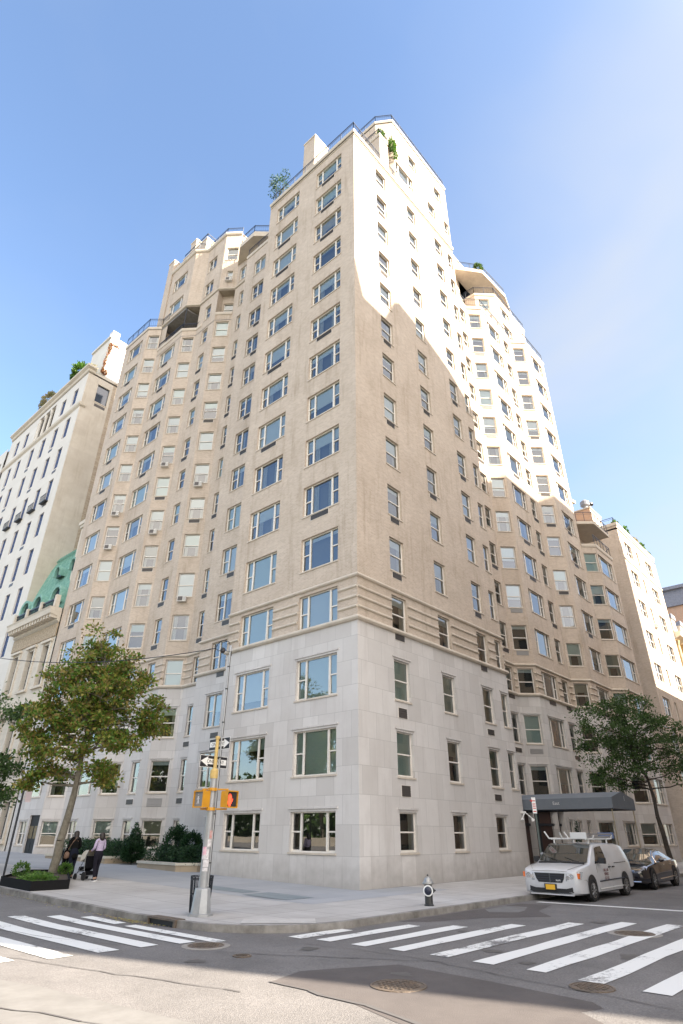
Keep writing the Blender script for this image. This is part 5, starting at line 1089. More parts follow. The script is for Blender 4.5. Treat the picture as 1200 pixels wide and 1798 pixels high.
for z in (1.2, 2.4, 3.9, 4.9, 5.9, 6.6): q.tube((A0[0], A0[1], z), (A0[0], A0[1], z+.03), .045, M['black'], 8)
q.build('cable', T)
q = MB(); ins_ = cam_off(-.12); q.lathe([(.05, 7.05), (.08, 7.1), (.08, 7.18), (.04, 7.22)], M['black'], 8, (ins_[0], ins_[1], 0)); q.build('insulator', T)
# stickers wrapped on the shaft
def sticker(z, h, w_, ang, ma, r=.128):
    q = MB(); n = 5; vd = math.atan2(CAM.y-PY, CAM.x-PX)+ang
    for k in range(n):
        a0 = vd-w_/2+w_*k/n; a1 = vd-w_/2+w_*(k+1)/n; q.face([(math.cos(a0)*r, math.sin(a0)*r, z), (math.cos(a1)*r, math.sin(a1)*r, z), (math.cos(a1)*r, math.sin(a1)*r, z+h), (math.cos(a0)*r, math.sin(a0)*r, z+h)], ma)
    q.build('sticker', T)
pink = mat('pink_sticker', (.65, .25, .36), .6, noise=(.7, .6, .62), nscale=14); wst = mat('torn_white_sticker', (.68, .67, .68), .7, noise=(.45, .42, .43), nscale=18)
sticker(1.30, .24, 1.5, -.2, wst); sticker(1.12, .17, 1.3, .1, wst); sticker(1.40, .20, .9, -.5, pink); sticker(1.60, .18, 1.0, .5, wst); sticker(1.80, .2, .8, .7, mat('faded_red_sticker', (.5, .18, .16), .7, noise=(.6, .5, .48), nscale=16)); sticker(1.02, .08, 1.2, 0, wst)
def one_way(label, c, xd, right, z):
    T = thing('one_way_sign', label, 'sign', (c[0], c[1], z)); x = Vector(xd).normalized(); n = x.cross(upz)   # n faces the reader
    F = lambda a, b_, d=0: tuple(x*a+upz*b_+n*d)
    def slab(poly, d0, d1, ma, name):
        q = MB(); q.face([F(a, b_, d1) for a, b_ in poly], ma); q.face([F(a, b_, d0) for a, b_ in poly][::-1], ma)
        for k in range(len(poly)): a, b_ = poly[k], poly[(k+1) % len(poly)]; q.face([F(*a, d0), F(*b_, d0), F(*b_, d1), F(*a, d1)], ma)
        return q.build(name, T)
    W_, H_ = .5, .165
    slab([(-W_, -H_), (W_, -H_), (W_, H_), (-W_, H_)], 0, .004, M['white'], 'sign_panel'); slab([(-W_+.012, -H_+.012), (W_-.012, -H_+.012), (W_-.012, H_-.012), (-W_+.012, H_-.012)], .004, .0055, M['black'], 'black_field')
    s_ = 1 if right else -1; ar = [(-.46, -.075), (.22, -.075), (.22, -.135), (.47, 0), (.22, .135), (.22, .075), (-.46, .075)]
    if s_ < 0: ar = [(-a, b_) for a, b_ in ar][::-1]
    slab(ar, .0055, .007, M['white'], 'arrow')
    text_mesh('ONE WAY', .135, M['black'], T, plane_mat(F(-.06*s_, -.002, .008), x), extrude=.001, sx=1.0)
    q = MB(); q.tube(F(0, -.12, -.02), F(0, .12, -.02), .012, M['galv'], 6); q.box((-.02, -.02, -.03), (.02, .02, .03), M['galv']); q.build('bracket', T)
q_ = cam_off(.12, 0, -.0); pc = Vector((PX, PY))
one_way('upper one way sign on the signal pole, its arrow pointing right', (PX+.085, PY+.0), (0, -1, 0), True, 4.30)
one_way('lower one way sign on the signal pole, its arrow pointing left', (PX-.0, PY+.085), (1, 0, 0), False, 3.80)
def ped_signal(label, c, yaw, lit, z=2.58):
    """front faces local -Y"""
    T = thing('pedestrian_signal', label, 'signal', (c[0], c[1], z), yaw)
    q = MB(); w_, h_, d_ = .20, .42, .20
    q.box((-w_, -d_, 0), (w_, -.02, h_), M['yellow']); q.box((-w_+.03, -.02, .03), (w_-.03, .02, h_-.03), M['yellow']); q.build('housing', T)
    q = MB(); q.box((-w_-.012, -d_-.10, -.012), (w_+.012, -d_, .018), M['yellow']); q.box((-w_-.012, -d_-.10, h_-.018), (w_+.012, -d_, h_+.012), M['yellow'])
    q.box((-w_-.012, -d_-.10, .018), (-w_+.012, -d_, h_-.018), M['yellow']); q.box((w_-.012, -d_-.10, .018), (w_+.012, -d_, h_-.018), M['yellow']); q.build('visor', T)
    q = MB(); q.box((-w_+.014, -d_-.05, .02), (w_-.014, -d_-.002, h_-.02), mat('signal_lens_dark', (.035, .035, .038), .35) if lit else mat('signal_lens_mesh', (.20, .20, .20), .6)); lens = q.build('lens', T)
    q = MB(); y = -d_-.054
    if lit:
        rm = mat('lit_hand', (.9, .05, .02), .5, emit=((1.0, .07, .03), .5))
        def blob(px, pz, rx, rz, tilt=0, n=12): q.face([(px+math.cos(2*PI*k/n)*rx*math.cos(tilt)-math.sin(2*PI*k/n)*rz*math.sin(tilt), y-.0004*len(q.f), pz+math.cos(2*PI*k/n)*rx*math.sin(tilt)+math.sin(2*PI*k/n)*rz*math.cos(tilt)) for k in range(n)][::-1], rm)
        cx = -.07; blob(cx, .13, .070, .085); blob(cx-.045, .24, .018, .085); blob(cx-.012, .265, .018, .095); blob(cx+.022, .258, .018, .09); blob(cx+.052, .235, .016, .075); blob(cx+.085, .17, .018, .065, -.5); blob(cx, .075, .05, .05)
        q.build('hand_symbol', lens)
    else:
        wm_ = mat('unlit_figure', (.5, .5, .52), .5)
        for a, b_, r_ in (((.0, .33), (.0, .34), .022), ((0, .29), (.005, .19), .022), ((.005, .19), (-.035, .08), .014), ((.005, .19), (.045, .09), .014), ((0, .27), (-.045, .2), .011), ((0, .27), (.045, .21), .011)): q.tube((a[0]-.04, y, a[1]), (b_[0]-.04, y, b_[1]), r_, wm_, 5)
        q.build('walking_symbol', lens)
    return T
ped_signal('lit pedestrian signal showing a red hand, on the right side of the pole', (PX+.40*rgt.x, PY+.40*rgt.y), math.radians(4), True)
ped_signal('unlit grey pedestrian signal on the left side of the pole', (PX-.17*rgt.x+.02, PY-.17*rgt.y+.02), -PI/2+math.radians(4), False)
T2 = thing('signal_bracket', 'yellow bracket arms holding both pedestrian signals to the pole', 'bracket', (PX, PY, 2.5))
for z in (.04, .55):
    q = MB(); a = cam_off(-.30); b_ = cam_off(.46); q.tube((a[0], a[1], z), (b_[0], b_[1], z), .024, M['yellow'], 8); q.lathe([(.14, z-.04), (.14, z+.04)], M['yellow'], 12); q.build('arm', T2)
# overhead cable
T = thing('overhead_cable', 'thin dark cable running from the signal pole out past the left edge', 'cable', (0, 0, 0)); q = MB()
a = Vector((PX+cam_off(-.36)[0], PY+cam_off(-.36)[1], 7.2)); e2 = CAM+rgt*-20.5+fwd*29.0; e2 = Vector((e2.x, e2.y, 10.3))
pts = [a.lerp(e2, k/24)+Vector((0, 0, -.75*4*(k/24)*(1-k/24))) for k in range(25)]; q.path(pts, .014, M['black'], 5); q.build('cable', T)
# litter bin
T = thing('litter_bin', 'black wire mesh litter bin behind the signal pole base', 'bin', (-8.75, -1.62, 0)); q = MB(); r0_, r1_ = .25, .30
for z, r_ in ((.05, .255), (.45, .28), (.80, .30), (.88, .305)):
    n = 20
    for k in range(n): a0 = 2*PI*k/n; a1 = 2*PI*(k+1)/n; q.tube((math.cos(a0)*r_, math.sin(a0)*r_, z), (math.cos(a1)*r_, math.sin(a1)*r_, z), .013, M['iron'], 4, cap=False)
for k in range(22): a0 = 2*PI*k/22; q.tube((math.cos(a0)*.255, math.sin(a0)*.255, .03), (math.cos(a0)*.305, math.sin(a0)*.305, .88), .010 if k % 4 else .016, M['iron'], 4)
q.build('wire_basket', T); q = MB(); q.lathe([(.22, .04), (.235, .35), (.18, .45), (.05, .5)], mat('dark_rubbish_bag', (.03, .03, .035), .35, bump=1, bscale=12), 14); q.build('rubbish_bag', T, smooth=True)
# hydrant
M['hyd'] = mat('hydrant_black', (.02, .022, .025), .4, noise=(.05, .05, .048), nscale=10); M['silver'] = mat('hydrant_silver', (.42, .42, .40), .4, metal=.6, noise=(.25, .24, .22), nscale=12)
T = thing('fire_hydrant', 'black fire hydrant with a silver bonnet and white ringed outlet on the right sidewalk', 'hydrant', (-2.6, -5.0, 0), 0)
q = MB(); q.lathe([(.15, 0), (.15, .03), (.125, .05), (.118, .56), (.12, .58)], M['hyd'], 20); q.build('barrel', T, smooth=True)
q = MB(); q.lathe([(.17, .56), (.185, .585), (.18, .605), (.155, .62), (.13, .68), (.10, .73), (.055, .765), (.03, .775)], M['silver'], 20); q.build('bonnet', T, smooth=True)
q = MB(); q.lathe([(.028, .77), (.026, .82), (.01, .83)], M['hyd'], 5); q.build('operating_nut', T)
cd = Vector((CAM.x+2.6, CAM.y+5.0, 0)).normalized(); cd = (Matrix.Rotation(math.radians(-4), 3, 'Z') @ cd); sd = Vector((-cd.y, cd.x, 0))
q = MB(); q.lathe([(.12, .08), (.152, .12), (.152, .15), (.118, .155)], mat('white_ring', (.75, .76, .76), .5), 24, (0, 0, .40), cd); q.build('white_ring', T, smooth=True)
q = MB(); q.lathe([(.115, .08), (.115, .165), (.09, .19), (.03, .20), (.025, .23)], mat('navy_cap', (.02, .025, .05), .35), 20, (0, 0, .40), cd); q.build('pumper_cap', T, smooth=True)
q = MB(); q.lathe([(.065, .09), (.07, .15), (.05, .17), (.022, .21), (.02, .23)], M['hyd'], 12, (0, 0, .40), sd if sd.dot(rgt) > 0 else -sd); q.build('side_cap', T, smooth=True)
# lamp pole at the left edge, sign pole by the van
T = thing('sign_pole', 'thin dark sign post at the left edge beside the planter box', 'pole', (-8.75, 11.65, gz(0, 11.65)))
q = MB(); q.tube((0, 0, -.1), (0, 0, 3.3), .045, M['iron'], 8); q.build('post', T); q = MB(); o = cam_off(.22); q.box((o[0]-.12, o[1]-.12, 2.85), (o[0]+.12, o[1]-.10, 3.25), mat('faded_sign_back', (.45, .38, .40), .6)); q.build('sign_plate', T)
T = thing('parking_sign_post', 'green steel post with a narrow red and white parking sign beside the canopy', 'sign', (5.6, -5.0, 0))
q = MB(); q.tube((0, 0, -.05), (.0, 0, 3.35), .045, mat('green_steel', (.08, .10, .09), .6), 6); q.build('post', T)
F = lambda a, z, d=0: (rgt.x*a-fwd.x*d, rgt.y*a-fwd.y*d, z)
q = MB(); q.face([F(-.12, 2.72, .055), F(.05, 2.72, .055), F(.05, 3.33, .055), F(-.12, 3.33, .055)], M['white']); q.face([F(.05, 2.72, .05), F(-.12, 2.72, .05), F(-.12, 3.33, .05), F(.05, 3.33, .05)], M['galv']); o = q.build('sign_plate', T)
q = MB()
for z in (2.78, 2.9, 2.98, 3.06, 3.18): q.face([F(-.10, z, .057), F(.03, z, .057), F(.03, z+.035, .057), F(-.10, z+.035, .057)], M['red'])
q.face([F(-.2, 3.2, .056), F(-.1, 3.26, .056), F(-.1, 3.14, .056)], M['red']); q.build('red_lettering', o)
q = MB(); q.tube((0, 0, 1.25), (.0, -.1, 1.25), .06, M['galv'], 8); q.build('clamp', T)
T = thing('floodlight', 'pair of small white floodlights on a bracket under the canopy end', 'lamp', (14.3, -.12, 3.05)); q = MB()
for s_ in (-1, 1): e = (rgt.x*.28*s_, rgt.y*.28*s_-.2, -.32); q.tube((0, -.12, 0), e, .03, M['white'], 6); q.tube(e, (e[0]*1.25, e[1]-.03, e[2]-.1), .05, M['white'], 8, r1=.11)
q.box((-.06, -.14, -.05), (.06, .12, .05), M['white']); q.build('lamp_pair', T)
# curved street lamp arm entering on the right
T = thing('street_lamp', 'grey curved street lamp arm curling in at the right edge', 'lamp', (30.5, -5.0, 0)); q = MB(); q.tube((0, 0, 0), (0, 0, 9.0), .11, M['galv'], 10, r1=.07); q.build('pole', T)
q = MB(); pts = [(rgt.x*-1.9*math.sin(a)*1.0, rgt.y*-1.9*math.sin(a), 9.0+1.3*(1-math.cos(a))) for a in np.linspace(0, PI*.62, 12)]; q.path(pts, .05, M['galv'], 6); q.build('arm', T)
q = MB(); e = pts[-1]; q.lathe([(.03, -.35), (.14, -.2), (.16, .1), (.05, .25)], M['galv'], 10, e, (rgt.x, rgt.y, -.1)); q.build('lamp_head', T, smooth=True)
# entrance canopy
M['canvas'] = mat('grey_blue_canvas', (.12, .14, .165), .75, noise=(.14, .16, .185), nscale=1.5, bump=.2, bscale=3)
T = thing('entrance_canopy', 'long grey blue canvas canopy from the recessed door to the kerb', 'canopy', (0, 0, 0)); q = MB()
x0, x1, xm, y0, y1 = 14.85, 18.35, 16.5, -5.0, 2.3
zb, ze, zr = 3.18, 3.72, 4.05
q.face([(x0, y1, zb), (x0, y0, zb), (x0, y0, ze), (x0, y1, ze)], M['canvas']); q.face([(x1, y0, zb), (x1, y1, zb), (x1, y1, ze), (x1, y0, ze)], M['canvas'])
q.face([(x0, y0, zb), (x1, y0, zb), (x1, y0, ze), (xm, y0, zr), (x0, y0, ze)], M['canvas']); q.face([(x0, y0, ze), (xm, y0, zr), (xm, y1, zr), (x0, y1, ze)], M['canvas']); q.face([(xm, y0, zr), (x1, y0, ze), (x1, y1, ze), (xm, y1, zr)], M['canvas'])
q.face([(x0+.02, y1, ze-.02), (x0+.02, y0+.02, ze-.02), (xm, y0+.02, zr-.03), (xm, y1, zr-.03)], M['canvas']); q.build('canvas', T)
for x in (x0+.1, x1-.1): q = MB(); q.tube((x, y0+.12, 0), (x, y0+.12, zb), .03, mat('brass_post', (.35, .30, .22), .3, .7), 8); q.build('canopy_post', T)
q = MB()
for x in (x0+.05, x1-.05): q.tube((x, y0+.05, zb), (x, y1, zb), .025, M['iron'], 6)
q.tube((x0, y0+.05, zb), (x1, y0+.05, zb), .03, M['iron'], 6); q.build('frame', T)
lt = mat('canopy_lettering', (.55, .55, .55), .6)
text_mesh('East', .24, lt, T, plane_mat((x0-.012, -1.9, 3.48), (0, -1, 0))); text_mesh('1', .34, lt, T, plane_mat((xm+.25, y0-.012, 3.70), (1, 0, 0)))
# ------------------------------------------------------------------ vehicles (nose at local x = 0, body runs to +x, near side is local -y)
M['tyre'] = mat('tyre_rubber', (.018, .018, .018), .85); M['rim'] = mat('alloy_rim', (.30, .30, .30), .35, metal=.8); M['carglass'] = mat('car_glass', (.018, .024, .024), .03, spec=.9, coat=1.0)
M['vanwhite'] = mat('white_van_paint', (.58, .59, .61), .3, coat=.7, noise=(.50, .50, .51), nscale=1.6); M['carblack'] = mat('black_car_paint', (.012, .012, .018), .12, spec=.8, coat=1.0); M['chrome'] = mat('chrome', (.75, .75, .76), .12, metal=1.0)
M['plastic'] = mat('black_plastic', (.02, .02, .022), .55); M['hlamp'] = mat('headlight_glass', (.16, .17, .18), .08, coat=1.0, noise=(.55, .58, .60), nscale=30); M['amber'] = mat('amber_lens', (.75, .16, .03), .2, coat=1.0)
def loft_car(T, st, paint, glassfn, name='body', sub=2):
    """st: stations (x, zb, zbelt, ztop, wb, wbelt, wtop); the ring has bottom, side, shoulder, window band and roof points"""
    rings = []
    for x, zb, zl, zt, wb, wl, wt in st:
        zm = zb+(zl-zb)*.45
        half = [(0, zb), (wb*.85, zb), (wb, zb+.06), (max(wb, wl)*1.01, zm), (wl, zl-.06), (wl*.985, zl), (wl+(wt-wl)*.5, zl+(zt-zl)*.55), (wt, zt-.045 if zt-zl > .1 else zt-.01), (wt*.88, zt-.008), (0, zt+.02)]
        rings.append([(x, -a, z) for a, z in half]+[(x, a, z) for a, z in half[::-1][1:-1]])
    q = MB(); n = len(rings[0])
    for i in range(len(rings)-1):
        for k in range(n):
            m_ = glassfn(i, k if k < 9 else n-1-k) or paint
            q.face([rings[i][k], rings[i][(k+1) % n], rings[i+1][(k+1) % n], rings[i+1][k]], m_)
    q.face(rings[0], paint); q.face(rings[-1][::-1], paint)
    return q.build(name, T, smooth=True)
def wheel(T, x, y, r, wdt, side, spokes=7):
    q = MB(); ax = (0, side, 0); q.lathe([(r*.62, -wdt/2), (r*.93, -wdt/2), (r, -wdt/2+.03), (r, wdt/2-.03), (r*.93, wdt/2), (r*.66, wdt/2)], M['tyre'], 28, (x, y, r), ax); o = q.build('wheel', T, smooth=True)
    q = MB(); q.lathe([(r*.66, wdt/2-.03), (r*.66, wdt/2+.004), (r*.60, wdt/2+.004), (r*.58, wdt/2-.05), (.02, wdt/2-.055)], M['plastic'], 24, (x, y, r), ax)
    q.lathe([(r*.67, wdt/2-.02), (r*.67, wdt/2+.006), (r*.60, wdt/2+.006), (r*.60, wdt/2-.02)], M['rim'], 24, (x, y, r), ax); q.lathe([(.07, wdt/2-.06), (.06, wdt/2+.004), (.02, wdt/2+.01)], M['rim'], 12, (x, y, r), ax)
    for k in range(spokes):
        a = 2*PI*k/spokes; yo = y+side*(wdt/2-.008); q.tube((x+math.cos(a)*.04, yo, r+math.sin(a)*.04), (x+math.cos(a)*r*.62, yo, r+math.sin(a)*r*.62), .028, M['rim'], 5, r1=.02)
    q.build('rim', o, smooth=True)
def arch(T, x, r, y, side):
    q = MB(); n = 16; pts = [(x+math.cos(PI*k/n)*r, .10+r*.92+math.sin(PI*k/n)*r*.92-.0) for k in range(n+1)]
    pts = [(x+r, .14)]+pts+[(x-r, .14)]; pp = [(a, y, z) for a, z in pts]; q.face(pp if side > 0 else pp[::-1], M['plastic']); return q.build('wheel_arch', T)
# white cargo van
VS = 1.09
def van():
    T = thing('parked_van', 'white cargo minivan with a roof ladder rack parked nose on at the kerb', 'van', (3.05, -6.42, -.15), math.radians(0)); T.scale = (VS, VS*1.02, 1.03)
    st = [(0.0, .27, .84, .88, .74, .78, .72), (.05, .23, .88, .93, .85, .87, .80), (.16, .21, .93, .98, .94, .935, .87), (.5, .20, .99, 1.05, .975, .955, .90), (1.0, .20, 1.05, 1.11, .985, .96, .91), (1.2, .20, 1.08, 1.14, .99, .965, .90),
          (1.5, .20, 1.09, 1.38, .99, .97, .86), (1.9, .20, 1.10, 1.65, .99, .97, .82), (2.12, .20, 1.10, 1.72, .99, .97, .81), (2.75, .20, 1.11, 1.75, .99, .97, .80), (3.5, .20, 1.12, 1.755, .99, .97, .80), (4.3, .20, 1.13, 1.74, .985, .965, .79), (4.8, .22, 1.13, 1.68, .975, .955, .77), (5.0, .26, 1.10, 1.50, .95, .93, .77), (5.12, .32, .95, 1.05, .90, .88, .75)]
    def gf(i, k):
        if 5 <= i <= 7 and k == 8: return None
        return None
    loft_car(T, st, M['vanwhite'], gf)
    def side_pt(x, t_, side, out=.006):
        for a, b_ in zip(st[:-1], st[1:]):
            if a[0] <= x <= b_[0]: f = (x-a[0])/(b_[0]-a[0]); v_ = [p+(q_-p)*f for p, q_ in zip(a, b_)]; break
        _, zb, zl, zt, wb, wl, wt = v_
        ws = [(wl*.985, zl), (wl+(wt-wl)*.5, zl+(zt-zl)*.55), (wt, zt-.045)]
        if t_ < .55: f = t_/.55; w_ = ws[0][0]+(ws[1][0]-ws[0][0])*f; z = ws[0][1]+(ws[1][1]-ws[0][1])*f
        else: f = (t_-.55)/.45; w_ = ws[1][0]+(ws[2][0]-ws[1][0])*f; z = ws[1][1]+(ws[2][1]-ws[1][1])*f
        return (x, side*(w_+out), z+.002)
    # windscreen
    q = MB()
    lo = (1.24, .80, 1.155); xs = [(1.17, .84, 1.15), (1.48, .80, 1.39), (1.86, .75, 1.655), (2.04, .73, 1.72)]
    for (xa, wa, za), (xb, wb_, zb_) in zip(xs[:-1], xs[1:]):
        n = 6
        for k in range(n):
            f0 = -1+2*k/n; f1 = -1+2*(k+1)/n; bow = lambda f, x: x-.015+.015*f*f
            q.face([(bow(f0, xa), wa*f0, za+.02+.015*(1-f0*f0)), (bow(f0, xb), wb_*f0, zb_+.015+.015*(1-f0*f0)), (bow(f1, xb), wb_*f1, zb_+.015+.015*(1-f1*f1)), (bow(f1, xa), wa*f1, za+.02+.015*(1-f1*f1))], M['carglass'])
    q.build('windscreen', T, smooth=True)
    for s_ in (-1, 1):
        q = MB(); n = 6
        xl = lambda t_: 1.50+.52*t_**1.1; xr = 2.62
        for a_ in range(n):
            for b2 in range(n):
                t0, t1 = .06+.86*a_/n, .06+.86*(a_+1)/n; X = lambda t_, f: xl(t_)+(xr-xl(t_))*f
                q.face([side_pt(X(t0, b2/n), t0, s_, .012), side_pt(X(t0, (b2+1)/n), t0, s_, .012), side_pt(X(t1, (b2+1)/n), t1, s_, .012), side_pt(X(t1, b2/n), t1, s_, .012)], M['carglass'])
        q.build('side_window', T, smooth=True)
        q = MB(); rows_ = [side_pt(2.82, .03, s_, .005), side_pt(4.55, .03, s_, .005), side_pt(4.55, .10, s_, .005), side_pt(2.82, .10, s_, .005)]; q.face(rows_, M['vanwhite'])
        a = side_pt(3.3, .0, s_, .012); b_ = side_pt(4.5, .0, s_, .012); q.tube((a[0], a[1], 1.10), (b_[0], b_[1], 1.115), .012, M['plastic'], 5); q.build('sliding_rail', T)
        q = MB(); q.box((.95, s_*1.0-.005 if s_ > 0 else -1.012, .50), (1.0, s_*1.012 if s_ > 0 else -1.0, .52), M['vanwhite'])
        yy = s_*.998; q.tube((1.65, yy, .575), (4.25, yy, .60), .022, M['plastic'], 6); q.build('rub_strip', T)
        q = MB(); q.tube((1.6, s_*.995, .34), (4.1, s_*.995, .36), .02, mat('pale_sill', (.62, .62, .60), .4), 5); q.build('sill_strip', T)
        for x in (2.62, 2.98): q = MB(); q.tube((x, s_*1.0, .985), (x+.17, s_*1.005, .99), .024, M['plastic'], 6); q.build('door_handle', T)
        q = MB()
        for x0_, x1_ in ((1.58, 1.60), (2.80, 2.765)): q.tube((x0_, s_*.992, .30), (x1_, s_*.975, 1.08), .006, M['plastic'], 4)
        q.build('door_seam', T)
        q = MB(); q.tube((1.72, s_*.95, 1.16), (1.72, s_*1.08, 1.18), .03, M['plastic'], 6); q.box((1.66, min(s_*1.06, s_*1.26), 1.12), (1.78, max(s_*1.06, s_*1.26), 1.30), M['plastic']); q.build('mirror', T)
        q = MB(); hy = [(.055, .80), (.085, .50), (.28, .935), (.50, .965)]
        q.face([(-.014, s_*.53, .62), (.030, s_*.86, .62), (.19, s_*.967, .68), (.36, s_*.99, .90), (.10, s_*.895, .905), (-.006, s_*.56, .85)][::(1 if s_ > 0 else -1)], M['hlamp'])
        q.tube((.12, s_*.74, .765), (-.008, s_*.73, .765), .085, M['chrome'], 14); q.tube((.12, s_*.74, .765), (-.014, s_*.73, .765), .055, M['hlamp'], 14); q.tube((.10, s_*.60, .73), (-.018, s_*.60, .73), .06, M['chrome'], 14); h_ = q.build('headlight', T)
        q = MB(); q.box((.08, min(s_*.86, s_*.945), .70), (.22, max(s_*.86, s_*.965), .86), M['amber']); q.build('indicator', h_)
        for x in (.98, 4.06): arch(T, x, .385, s_*1.0, s_*-1 if False else (1 if s_ < 0 else -1)); wheel(T, x, s_*.90, .335, .22, s_, 5 if False else 10)
    q = MB(); q.face([(-.012, -.40, .57), (-.012, .40, .57), (-.010, .47, .68), (-.006, .52, .85), (-.006, -.52, .85), (-.010, -.47, .68)][::-1], M['plastic'])
    for k in range(3): q.tube((-.014, -.43, .63+k*.07), (-.014, .43, .63+k*.07), .009, mat('grille_bar', (.06, .06, .07), .3, .6), 5)
    q.tube((-.016, 0, .575), (-.012, 0, .85), .022, mat('grille_rib', (.05, .06, .07), .3, .6), 5); q.build('grille', T)
    text_mesh('RAM', .075, M['white'], T, plane_mat((-.024, -.28, .635), (0, -1, 0)))
    q = MB(); pts_ = [(-.74, .30), (-.72, .45), (-.52, .40), (.52, .40), (.72, .45), (.74, .30), (.62, .26), (-.62, .26)]
    q.face([(-.014+.05*abs(a)**4, a, z) for a, z in pts_][::-1], M['plastic']); q.build('bumper_intake', T)
    q = MB(); q.box((-.05, -.20, .34), (.0, .20, .53), M['plastic']); o = q.build('plate_holder', T); q = MB(); q.box((-.058, -.155, .36), (-.05, .155, .51), mat('yellow_plate', (.75, .42, .03), .5)); pl = q.build('license_plate', o)
    q = MB(); q.box((.0, -.72, .20), (.1, .72, .235), M['vanwhite']); q.build('bumper_lip', T)
    q = MB(); q.path([(1.06, -.80, 1.125), (1.02, -.4, 1.15), (1.01, 0, 1.155), (1.02, .4, 1.15), (1.06, .80, 1.125)], .035, M['plastic'], 6); q.tube((1.10, -.6, 1.17), (1.30, -.05, 1.30), .010, M['plastic'], 4); q.tube((1.10, .0, 1.18), (1.30, .55, 1.30), .010, M['plastic'], 4); q.build('wiper_cowl', T)
    q = MB()
    for s_ in (-1, 1): q.path([(.07, s_*.60, .955), (.35, s_*.76, 1.035), (.8, s_*.83, 1.095), (1.05, s_*.85, 1.125)], .006, M['grille'], 4)
    q.path([(.015, -.60, .905), (-.002, 0, .925), (.015, .60, .905)], .006, M['grille'], 4); q.build('bonnet_seam', T)
    q = MB()
    for s_ in (-1, 1): q.path([(.36, s_*.992, .66), (.50, s_*.998, .66), (.58, s_*1.0, .60)], .005, M['grille'], 4)
    q.build('bumper_seam', T)
    q = MB(); q.face([(1.62, -.50, 1.47), (1.78, -.47, 1.57), (1.85, -.38, 1.61), (1.62, -.36, 1.475), (1.40, -.42, 1.32)], mat('yellow_vest', (.75, .62, .08), .7)); q.build('dashboard_vest', T)
    tm = mat('dark_red_lettering', (.16, .05, .05), .5)
    for k, s in enumerate(('BELL AIR', 'SERVICE', 'CO. N.Y.')): text_mesh(s, .13, tm, T, plane_mat((2.3, -1.016, .90-k*.125), (1, 0, 0)), sx=.85)
    # roof rack
    M['rackw'] = mat('white_rack', (.62, .62, .60), .5)
    q = MB()
    for x in (2.15, 3.9):
        q.path([(x, -.86, 2.02), (x, -.80, 1.90), (x, .80, 1.90), (x, .95, 2.14)], .026, M['rackw'], 6)
        for y in (-.62, .62): q.tube((x, y, 1.72), (x, y, 1.90), .03, M['rackw'], 6)
    for y in (-.62, .62): q.tube((1.95, y, 1.885), (4.3, y, 1.885), .024, M['rackw'], 6)
    q.tube((2.15, .3, 1.90), (2.05, .33, 2.1), .03, M['rackw'], 6); q.build('roof_rack', T)
    return T
VT = van()
T = thing('ladder', 'grey folded stepladder strapped on the roof rack of the white van', 'ladder', (3.05+3.1, -6.42-.42, -.15+1.98)); q = MB(); al = mat('ladder_aluminium', (.42, .43, .45), .4, .6)
for y in (-.26, .26):
    for z in (0, .10): q.box((-.9, y-.03, z), (1.9, y+.03, z+.07), al)
for k in range(9): q.box((-.75+k*.31, -.26, .03), (-.70+k*.31, .26, .06), al)
q.build('rails', T); q = MB(); q.box((-.98, -.32, -.02), (-.9, .32, .20), M['rackw']); q.box((1.9, -.32, -.02), (2.0, .32, .20), mat('blue_ladder_top', (.12, .18, .34), .5)); q.build('end_cap', T)
